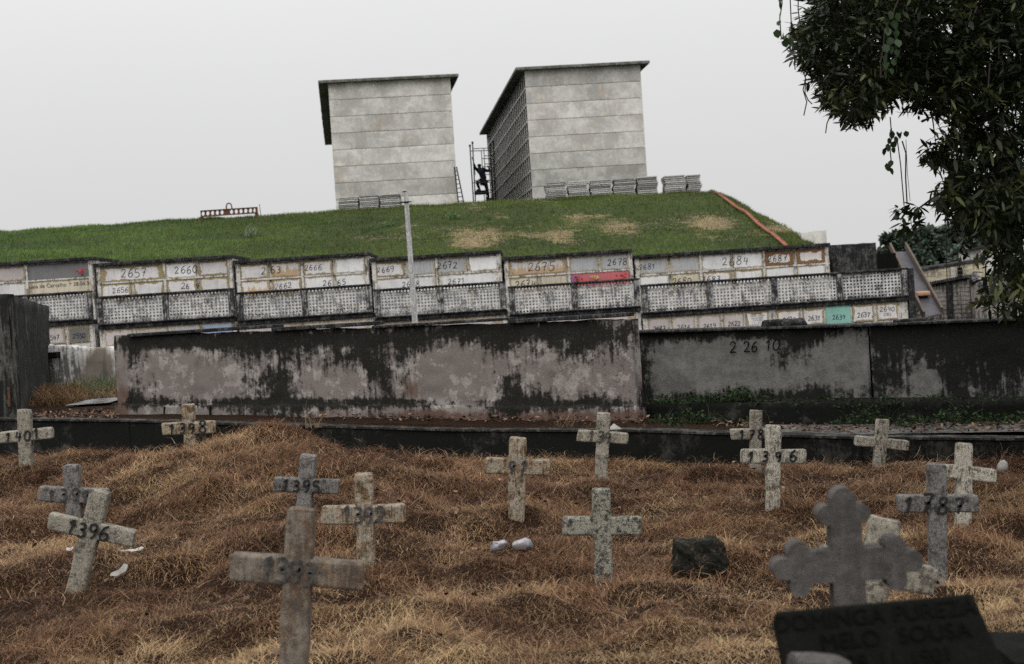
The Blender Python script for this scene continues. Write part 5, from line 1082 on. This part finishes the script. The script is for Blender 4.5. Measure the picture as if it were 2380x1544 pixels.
def weeds(name, spots, label):
    Ps, Cs = [], []
    arr = []
    for u, v, a, n, sp, hgt in spots:
        n = int(n * .9); v = v + 4
        p = line_pt(u, v, a); X = p.x + rng.normal(0, sp, n); Y = p.y + rng.normal(0, .1, n); Z = p.z + rng.uniform(-.03, hgt, n) * np.exp(-((X - p.x) / sp) ** 2)
        Ps.append(np.stack([X, Y, Z], -1)); tt = rng.random((n, 1)); Cs.append(np.array([.008, .017, .006]) * (1 - tt ** 3) + np.array([.04, .072, .02]) * tt ** 3)
        m_ = n // 3; bx = np.stack([p.x + rng.normal(0, sp, m_), p.y + rng.normal(0, .1, m_), np.full(m_, p.z - .03)], -1); cc = np.array([.03, .042, .015]) * rng.uniform(.4, 1.6, (m_, 1))
        arr.append(blades(bx, rng.uniform(0, 6.28, m_), rng.uniform(.6, 1.5, m_), rng.uniform(.5, 1.4, m_) * (hgt + .06), np.full(m_, .006), rng.uniform(.4, 2, m_), cc, cc * 1.2))
    Pn = np.concatenate(Ps); n = len(Pn); V, T, C = scatter_leaves(Pn, rng.uniform(.025, .06, n), rng.uniform(.015, .035, n), rng.uniform(0, 6.28, n), rng.normal(-.1, .5, n), rng.normal(0, .5, n), np.concatenate(Cs))
    Vg = np.concatenate([a_[0] for a_ in arr]); o_, F4, F3 = 0, [], []
    for V_, F_, C_ in arr: F4.append(F_[0] + o_); F3.append(F_[1] + o_); o_ += len(V_)
    Cg = np.concatenate([a_[2] for a_ in arr])
    o = np_mesh(name, np.concatenate([Vg, V]), [np.concatenate(F4), np.concatenate(F3 + [T + len(Vg)])], M['grass'], np.concatenate([Cg, C])); tag(o, kind='stuff', label=label, cat='weeds')
LA = 18.9; PA = KA + 1.3
weeds('ledge_weeds', [(1540, 930, LA, 120, .14, .08), (1610, 928, LA, 150, .15, .09), (1700, 922, LA, 260, .22, .10), (1730, 918, LA, 120, .08, .12), (1810, 928, LA, 90, .2, .05), (1910, 930, LA, 90, .2, .05), (2040, 932, LA, 200, .25, .08), (2150, 930, LA, 200, .3, .08), (2300, 930, LA, 120, .3, .06), (1650, 926, LA, 150, .2, .08)], 'low green weeds growing on the dark ledge')
weeds('terrace_weeds', [(1530, 990, PA - .2, 260, .22, .14), (1600, 978, PA, 320, .25, .16), (1450, 998, PA - .4, 140, .12, .08), (1480, 1000, PA - .5, 120, .14, .1), (1560, 998, PA - .5, 160, .2, .08), (1745, 985, PA, 140, .1, .12), (2010, 975, PA, 240, .18, .15), (2110, 978, PA, 100, .14, .1), (2210, 975, PA, 260, .22, .14), (2300, 978, PA, 200, .2, .1), (2370, 978, PA, 160, .15, .12)], 'green weeds at the foot of the dark ledge')
def gap_grass():
    arr = []
    for u0, u1, Y0, Y1, n, hgt, col in ((60, 180, 24., 28.5, 1500, .5, (.17, .10, .05)), (150, 260, 27.5, 30.5, 900, .45, (.10, .12, .055)), (120, 262, 25, 29, 900, .3, (.2, .14, .08)), (640, 760, 18.0, 18.4, 30, .3, (.3, .2, .12))):
        if u0 == 640: continue
        Y = rng.uniform(Y0, Y1, n); X = (rng.uniform(u0, u1, n) - 1190) / F * Y; z = ground_z(X, Y); c = np.array(col) * rng.uniform(.4, 1.3, (n, 1))
        arr.append(blades(np.stack([X, Y, z], -1), rng.uniform(0, 6.28, n), rng.uniform(.7, 1.5, n), rng.uniform(.5, 1, n) * hgt, np.full(n, .012), rng.uniform(.8, 2.4, n), c * .8, c * 1.2))
    o = grass_obj('gap_grass', arr, M['grass']); tag(o, kind='stuff', label='long green and brown grass in the gap between the left walls', cat='grass')
    # dry stalks rising by the kerb
    arr = []
    for u, v, a, n, hgt in ((725, 985, KA - .3, 26, .35), (1300, 1000, KA + .3, 22, .55), (1340, 1000, KA + .4, 40, .22), (960, 1070, KA - .6, 20, .3), (1390, 1005, KA - .1, 10, .3), (2310, 1085, KA - .4, 30, .35)):
        p = line_pt(u, v, a); bs = np.tile(np.array(p), (n, 1)) + rng.normal(0, .12, (n, 3)) * np.array([1, .5, .0]) - np.array([0, 0, .05]); c = np.array([.28, .19, .12]) * rng.uniform(.5, 1.2, (n, 1))
        arr.append(blades(bs, rng.uniform(0, 6.28, n), rng.uniform(.9, 1.5, n), rng.uniform(.5, 1.1, n) * hgt, np.full(n, .005), rng.uniform(.3, 1.8, n), c, c))
    o = grass_obj('dry_stalks', arr, M['grass']); tag(o, kind='stuff', label='loose dry stalks along the kerb', cat='grass')
gap_grass()

# ---------------------------------------------------------------- right background
def right_back():
    p, q = P(1931, 570, 38.), P(2036, 563, 38.); mb = MB(); mb.rbox(((p.x + q.x) / 2, 38.8, 1.5), (q.x - p.x, 1.6, 2 * (p.z - 1.5)), .02, 4, .02, 3); mb.build('tomb_block', M['black_concrete'], label='grey streaked concrete block right of the niche block numbered 2687', cat='tomb')
    mb = MB(); p, q = P(1862, 546, 44.), P(1888, 540, 44.); mb.span((p.x, 44, 2.5), (q.x, 45.2, q.z)); r_ = P(1921, 537, 44.); mb.span((q.x, 44.05, 2.5), (r_.x, 45.2, r_.z + .02)); mb.build('block_stack', M['panel'], label='pale stepped concrete block at the foot of the hill corner', cat='concrete block')
    mb = MB(); p, q = P(2040, 590, 40.), P(2082, 588, 40.); mb.span((p.x, 40, 1), (q.x, 41, q.z)); mb.build('tomb_block', M['plaque'], label='small black tomb block between the grey block and the chute', cat='tomb')
    # chute
    Yb, Yt = 37.4, 41.; bl, br, tl, tr_ = P(2148, 738, Yb), P(2190, 728, Yb + .1), P(2072, 582, Yt), P(2108, 580, Yt + .1)
    root = thing('loading_chute', ((bl + br) / 2).xy.to_3d() + Vector((0, 0, .6)), 'inclined grey metal chute with rusty side rails at the end of the balustrades', 'chute'); rl = root.location
    def bx(nm, vs, mt):
        mb = MB(); up = Vector((0, 0, .04)); mb.add([v for v in vs] + [v - up for v in vs], [(0, 1, 2, 3), (7, 6, 5, 4), (0, 4, 5, 1), (1, 5, 6, 2), (2, 6, 7, 3), (3, 7, 4, 0)]); mb.build(nm, mt, root, rel=rl)
    m1, m2 = bl.lerp(tl, .47), br.lerp(tr_, .47); bx('bed', [bl, br, m2, m1], M['belt']); up = Vector((0, 0, -.05)); bx('bed', [m1 + up, m2 + up, tr_ + up, tl + up], M['belt'])
    for a, b_ in ((bl, tl), (br, tr_)): mb = MB(); mb.bar(a + Vector((0, 0, .06)), b_ + (b_ - a).normalized() * .15 + Vector((0, 0, .06)), .05, .17); mb.build('side_rail', M['rust_wood'], root, rel=rl)
    for f in (.02, .3): 
        for a, b_ in ((bl, tl), (br, tr_)): c = a.lerp(b_, f); mb = MB(); mb.bar((c.x, c.y + .1, .5), (c.x, c.y + .1, c.z - .06), .05, .05); mb.build('leg', M['rust_wood'], root, rel=rl)
    mb = MB(); c = bl.lerp(tl, .26).lerp(br.lerp(tr_, .26), .42); mb.rbox(c + Vector((0, 0, .09)), (.34, .3, .12), .04, 5); o = mb.build('curved_tile', plain('pale_tile', (.42, .24, .15), (.3, .17, .11)), label='pale orange curved tile lying on the chute', cat='tile')
    # walls and cream building beyond
    def wl(nm, u0, v0, u1, v1, Y, th, mt, lab, cat, zb=0.3, dY=0):
        a, b_ = P(u0, v0, Y), P(u1, v1, Y + dY); root = thing(nm, (a.x, a.y, zb), lab, cat)
        wall_part('wall_body', mt, root, root.location, p0=(a.x, a.y), p1=(b_.x, b_.y), z0a=zb, z0b=zb, z1a=a.z, z1b=b_.z, th=th, seg=.2, wob=.01, top_m=.3)
        mb = MB(); mb.bar((a.x, a.y + th / 2, a.z + .04), (b_.x, b_.y + th / 2, b_.z + .04), th + .15, .08); mb.build('coping', M['black_concrete'], root, rel=root.location); return root, a, b_
    rt, a, b_ = wl('brick_wall', 2120, 672, 2262, 645, 46., .3, M['brick_far'], 'whitewashed brick wall with pilasters beyond the chute', 'wall', dY=-2)
    for u in (2160, 2208, 2262): 
        f = (u - 2120) / 142; c = a.lerp(b_, f); mb = MB(); mb.span((c.x - .09, c.y - .1, .3), (c.x + .09, c.y + .1, c.z + .0)); mb.build('pilaster', M['black_concrete'], rt, rel=rt.location)
    mb = MB()
    for k in range(12): z = .6 + k * .12; mb.bar((a.x, a.y - .02, z), (b_.x, b_.y - .02, z), .012, .012)
    mb.build('mortar_joints', M['cross_dark'], rt, rel=rt.location)
    rt, a, b_ = wl('brick_wall', 2262, 655, 2420, 630, 43., .3, M['brick_far'], 'whitewashed brick wall behind the hanging leaves at the right edge', 'wall')
    c = P(2265, 640, 42.9); mb = MB(); mb.bar(P(2262, 638, 42.8), P(2305, 695, 42.), .09, .2); mb.build('slanting_beam', M['post'], label='slanting concrete beam leaning on the far brick wall', cat='beam')
    rt, a, b_ = wl('cream_building', 2095, 636, 2290, 606, 54., 3., M['cream'], 'low cream painted building beyond the brick wall', 'building')
    for u in (2215, 2232): p = P(u, 640, 53.9); mb = MB(); mb.rbox(p, (.16, .1, .55), .01); mb.build('vent', M['plaque'] if u > 2220 else M['paper'], rt, rel=rt.location)
    wl('grey_building', 2280, 580, 2420, 560, 60., 3., M['panel'], 'pale grey building glimpsed through the leaves at the right edge', 'building')
right_back()

# far trees
def far_tree(u, v, Y, wpx, hpx, seed, lab, n=9000):
    r_ = np.random.default_rng(seed); k = Y / F; top = P(u, v - 14, Y); W, H = wpx * k / 2, hpx * k; root = thing('distant_tree', (top.x, top.y, 0), lab, 'tree', 'trees far beyond the cemetery')
    mb = MB(); mb.tube([(0, 0, -.3), (.1, 0, top.z * .35), (0, .1, top.z * .8)], [.35, .28, .12], 8)
    for a in range(5): mb.tube([(0, 0, top.z * .4), (math.cos(a * 1.3) * W * .5, math.sin(a * 1.3) * W * .5, top.z * .75)], [.16, .05], 6)
    mb.build('trunk', M['bark'], root)
    nc = 34; c = np.stack([r_.normal(0, W * .5, nc), r_.normal(0, W * .4, nc), r_.uniform(-H, -.1 * H, nc)], -1); c[:, 2] -= (np.abs(c[:, 0]) / W) ** 2 * H * .35; c[:6, 2] = -.12 * H; cr = r_.uniform(.25, .5, nc) * min(W, H) * .6
    w_ = r_.integers(0, nc, n); d = r_.normal(0, 1, (n, 3)); d /= np.linalg.norm(d, axis=1)[:, None]; d[:, 2] = np.abs(d[:, 2]) * .9 - .1; Pn = c[w_] + d * (cr[w_] * r_.uniform(.75, 1.05, n))[:, None]
    tone = (.5 + .5 * r_.random((n, 1))); col = np.array([.10, .135, .10]) * tone * (.7 + .6 * r_.random((nc, 1))[w_])  # leaf colour lightened and greyed to carry the distance haze
    V, T, C = scatter_leaves(Pn, r_.uniform(.2, .45, n), r_.uniform(.15, .3, n), r_.uniform(0, 6.28, n), r_.normal(0, .6, n), r_.normal(0, .6, n), col)
    np_mesh('crown', V, T, M['far_leaf'], C, parent=root, loc=(0, 0, top.z))
far_tree(2090, 562, 85, 110, 95, 1, 'leftmost distant tree, beyond the chute')
far_tree(2160, 545, 90, 120, 110, 2, 'tallest distant tree, above the cream building')
far_tree(2225, 550, 92, 120, 105, 3, 'distant tree partly behind the hanging leaves')
far_tree(2300, 500, 80, 170, 150, 4, 'large distant tree seen through the leaves at the right edge')
far_tree(2135, 575, 98, 180, 90, 5, 'distant bushy tree low between the taller trees')

# ---------------------------------------------------------------- overhanging tree
def pip(x, y, poly):
    ins = np.zeros(len(x), bool); j = len(poly) - 1
    for i in range(len(poly)):
        xi, yi = poly[i]; xj, yj = poly[j]; c = ((yi > y) != (yj > y)) & (x < (xj - xi) * (y - yi) / (yj - yi + 1e-9) + xi); ins ^= c; j = i
    return ins
def big_tree():
    z7 = lambda pts: [(1760 + .349 * a, .349 * b_) for a, b_ in pts]; z6 = lambda pts: [(1872 + .291 * a, 524 + .291 * b_) for a, b_ in pts]
    poly = z7([(420, -500), (370, 0), (390, 60), (330, 115), (225, 190), (245, 260), (285, 360), (345, 480), (400, 545), (455, 600), (430, 700), (500, 740), (560, 760), (620, 800), (720, 790), (790, 850), (900, 830), (960, 740), (1020, 700), (1100, 740), (1200, 740), (1290, 700), (1310, 850), (1230, 900), (1160, 985), (1130, 1075), (1230, 1150), (1225, 1250), (1210, 1330), (1270, 1440), (1340, 1530)]) + \
        z6([(1250, 150), (1200, 330), (1280, 390), (1400, 430), (1480, 540), (1370, 610), (1400, 680), (1500, 700), (1600, 700), (1780, 700)]) + [(2560, 745), (2750, 400), (2850, -500)]
    gaps = z7([(0, 0)]); gaps = [(1335, 950, 35, 60), (1480, 600, 40, 26), (1720, 780, 35, 60), (1240, 600, 20, 20)]
    root = thing('overhanging_tree', (6.4, 11.6, 0.2), 'large dark leafy tree overhanging the right side of the view', 'tree')
    rl = Vector(root.location)
    # twig tips inside the silhouette
    r_ = np.random.default_rng(5); N_ = 26000; u = r_.uniform(1820, 2800, N_ * 2); v = r_.uniform(-420, 750, N_ * 2); ok = pip(u, v, poly)
    xx = (u - 1760) / .349; vv = v / .349
    den = vnoise(u, v, 60, 81) * .6 + vnoise(u, v, 24, 82) * .4; keep = r_.random(len(u)) < np.clip((den - .12) * 3.4, .12, 1)
    low = (v > 490) & (u < 2330); keep &= ~(low & (r_.random(len(u)) < .3))
    far_out = (u > 2420) | (v < -60); keep &= ~(far_out & (r_.random(len(u)) < .6))
    for gx, gy, rx, ry in gaps: keep &= ~((((xx - gx) / rx) ** 2 + ((vv - gy) / ry) ** 2 < 1) & (r_.random(len(u)) < .93))
    low2 = ((v > 540) & (r_.random(len(u)) < .62)) | ((v > 230) & (u < 2440) & (vnoise(u, v, 30, 91) < .40) & (r_.random(len(u)) < .9)) | ((vnoise(u, v, 18, 92) < .25) & (r_.random(len(u)) < .8)); keep &= ~low2
    u, v = u[ok & keep], v[ok & keep]; n = min(len(u), 7000); u, v = u[:n], v[:n]
    Y = r_.uniform(10.2, 13.6, n); edge = np.zeros(n)
    tips = np.array([P(a, b_, c) for a, b_, c in zip(u, v, Y)])
    # clump centres and limbs from the trunk
    trunk_top = Vector((6.3, 11.7, 5.6)); mb = MB(); mb.tube([Vector((6.4, 11.6, -.2)), Vector((6.3, 11.6, 1.2)), Vector((6.45, 11.7, 3.2)), Vector((6.3, 11.7, 5.6))], [.42, .33, .28, .2], 12); mb.build('trunk', M['bark'], root, rel=rl)
    limbs = []
    tg = [((2050, 60), 11.5), ((1960, 120), 12.), ((2150, 190), 12.4), ((2010, 200), 11.2), ((2250, 330), 12.), ((2200, 420), 11.5), ((2300, 560), 12.2), ((2350, 650), 11.5), ((2240, 120), 12.5), ((2330, 30), 11.), ((2150, -80), 12), ((2400, 250), 11.8), ((2260, 470), 12.4)]
    src = [2.6, 3.4, 3.6, 3.9, 4.3, 4.8, 5.3]
    for i, ((a, b_), Yt) in enumerate(tg):
        e = P(a, b_, Yt); z0 = min(5.4, max(1.8, e.z - .6)); s_ = Vector((6.35, 11.65, z0)); m1 = s_.lerp(e, .35) + Vector((0, 0, .35)); m2 = s_.lerp(e, .7) + Vector((0, 0, .2)); mb = MB(); pts = [s_, m1, m2, e]
        mb.tube(pts, [.11, .07, .045, .015], 7); mb.build('limb', M['bark'], root, rel=rl, smooth=True); limbs += [s_.lerp(m1, .6), m1, m1.lerp(m2, .5), m2, m2.lerp(e, .5), e]
    LB = np.array(limbs); tw = MB()
    d2 = ((tips[:, None, :] - LB[None]) ** 2).sum(-1); near = LB[d2.argmin(1)]
    for i in range(0, n, 5):
        a = Vector(near[i]); b_ = Vector(tips[i]); 
        if (b_ - a).length > .5: a = b_ + (a - b_).normalized() * .3
        tw.tube([a, a.lerp(b_, .5) + Vector((0, 0, .08)), b_], [.010, .006, .003], 4, cap=False)
    tw.build('twigs', M['bark'], root, rel=rl)
    # whorls of leaves at each tip
    k = 9; m_ = n * k; base = np.repeat(tips, k, 0) + r_.normal(0, .03, (m_, 3)); yaw = np.repeat(r_.uniform(0, 6.28, n), k) + np.tile(np.arange(k) * 2 * math.pi / k, n) + r_.normal(0, .3, m_)
    big = np.repeat(np.clip((v - 150) / 500, 0, 1), k); Ln = r_.uniform(.06, .10, m_) * (1 + .3 * big); wd = Ln * r_.uniform(.2, .32, m_); pt = r_.normal(-.25, .5, m_) - .35 * big
    cl = np.repeat(vnoise(u, v, 45, 83), k); bright = (np.repeat(r_.random(n) < .13, k)) & (r_.random(m_) < .8)
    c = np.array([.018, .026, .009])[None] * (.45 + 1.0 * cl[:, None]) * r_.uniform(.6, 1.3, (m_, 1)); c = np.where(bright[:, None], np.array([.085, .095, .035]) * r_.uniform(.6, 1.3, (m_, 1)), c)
    V, T, C = scatter_leaves(base, Ln, wd, yaw, pt, r_.normal(0, .5, m_), c, fold=.12)
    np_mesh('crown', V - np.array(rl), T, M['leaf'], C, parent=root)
    # the sprig hanging free at the lower left
    sp_ = z7([(1200, 1300), (1130, 1350), (1080, 1385), (1010, 1420), (985, 1500)]); mb = MB(); q = [P(a, b_, 11.2) for a, b_ in z7([(1330, 1240), (1200, 1300), (1080, 1385), (1000, 1450)])]; mb.tube(q, [.014, .01, .006, .003], 5); mb.build('sprig_stem', M['bark'], root, rel=rl)
    tipz = z7([(950, 1400), (1020, 1370), (1060, 1390), (1000, 1430), (1040, 1470), (970, 1480), (1000, 1520), (1060, 1500), (1050, 1540), (960, 1390), (1080, 1380)]); tp = np.array([P(a, b_, 11.2) for a, b_ in tipz]); kk = 6; mm_ = len(tp) * kk
    b0 = np.repeat(tp, kk, 0) + r_.normal(0, .015, (mm_, 3)); L2 = r_.uniform(.07, .12, mm_); c2 = np.array([.03, .045, .014]) * r_.uniform(.5, 1.4, (mm_, 1))
    V, T, C = scatter_leaves(b0, L2, L2 * .33, r_.uniform(0, 6.28, mm_), r_.normal(-.6, .4, mm_), r_.normal(0, .5, mm_), c2); np_mesh('sprig_leaves', V - np.array(rl), T, M['leaf'], C, parent=root)
    # climbers and hanging threads
    def vine(pts, Y, leaves, lab, r0=.004):
        q = [P(a, b_, Y) for a, b_ in z7(pts)]; rt = thing('hanging_vine', q[0], lab, 'vine', 'vines hanging from the tree'); mb = MB(); mb.tube(q, r0, 4, cap=False); mb.build('stem', M['bark'], rt, rel=q[0])
        if leaves:
            lp = [P(a, b_, Y - .01) for a, b_ in z7(leaves)]; L_ = np.array(lp); m2 = len(L_); rr = np.random.default_rng(int(q[0].x * 100)); c = np.array([.03, .055, .02]) * rr.uniform(.6, 1.4, (m2, 1)); s_ = rr.uniform(.045, .065, m2)
            V, T, C = scatter_leaves(L_ + np.array([0, 0, .03]), s_, s_ * .85, rr.uniform(0, 6.28, m2), rr.normal(-1.35, .12, m2), rr.normal(0, .7, m2), c); np_mesh('leaves', V - np.array(q[0]), T, M['leaf'], C, parent=rt)
    vine([(165, -100), (165, 30), (150, 120), (155, 200), (160, 250), (200, 280), (225, 285)], 10.4, [(165, 0), (160, 40), (145, 115), (150, 165), (130, 225), (175, 245), (185, 290), (215, 280)], 'leftmost leafy vine hanging at the top of the picture')
    vine([(215, -100), (225, 120), (230, 230), (245, 350), (252, 465)], 10.6, [], 'bare hanging thread right of the leftmost vine')
    vine([(275, -100), (272, 60), (285, 170)], 10.6, [], 'short bare hanging thread at the top left of the tree')
    vine([(300, 400), (300, 470), (322, 520), (305, 600), (330, 680), (310, 770)], 10.6, [], 'kinked dry vine hanging off the left side of the crown')
    vine([(322, 520), (318, 620), (340, 670), (366, 694)], 10.62, [], 'short forked tip beside the kinked dry vine')
    vine([(490, 770), (465, 820), (455, 888)], 10.8, [], 'tiny dry thread under the left side of the crown')
    vine([(885, 780), (895, 900), (885, 1000), (893, 1080), (880, 1140)], 10.6, [(898, 880), (905, 900), (930, 905), (965, 905), (990, 900), (885, 945), (912, 970), (870, 985), (908, 1005), (857, 1010), (890, 1095), (862, 1115), (882, 1145), (925, 935)], 'heart leaved vine hanging below the middle of the crown')
    vine([(935, 950), (955, 1100), (965, 1220), (978, 1370)], 10.7, [], 'bare thread hanging to the sprig, left one')
    vine([(965, 940), (990, 1020), (988, 1180), (998, 1360)], 10.7, [], 'bare thread hanging to the sprig, middle one', .005)
    vine([(990, 930), (1000, 1150), (1018, 1340)], 10.72, [], 'thin thread hanging to the sprig, right one', .002)
    vine([(1255, 1400), (1257, 1540), (1262, 1800), (1270, 2050)], 11., [], 'long thin thread hanging in front of the chute', .003)
    vine([(940, 0), (890, 120), (850, 200), (840, 320), (820, 420), (825, 520)], 10.1, [(890 + 40 * math.sin(i * 1.7), 100 + i * 16) for i in range(26)], 'bright green climber draped over the front of the crown')
big_tree()
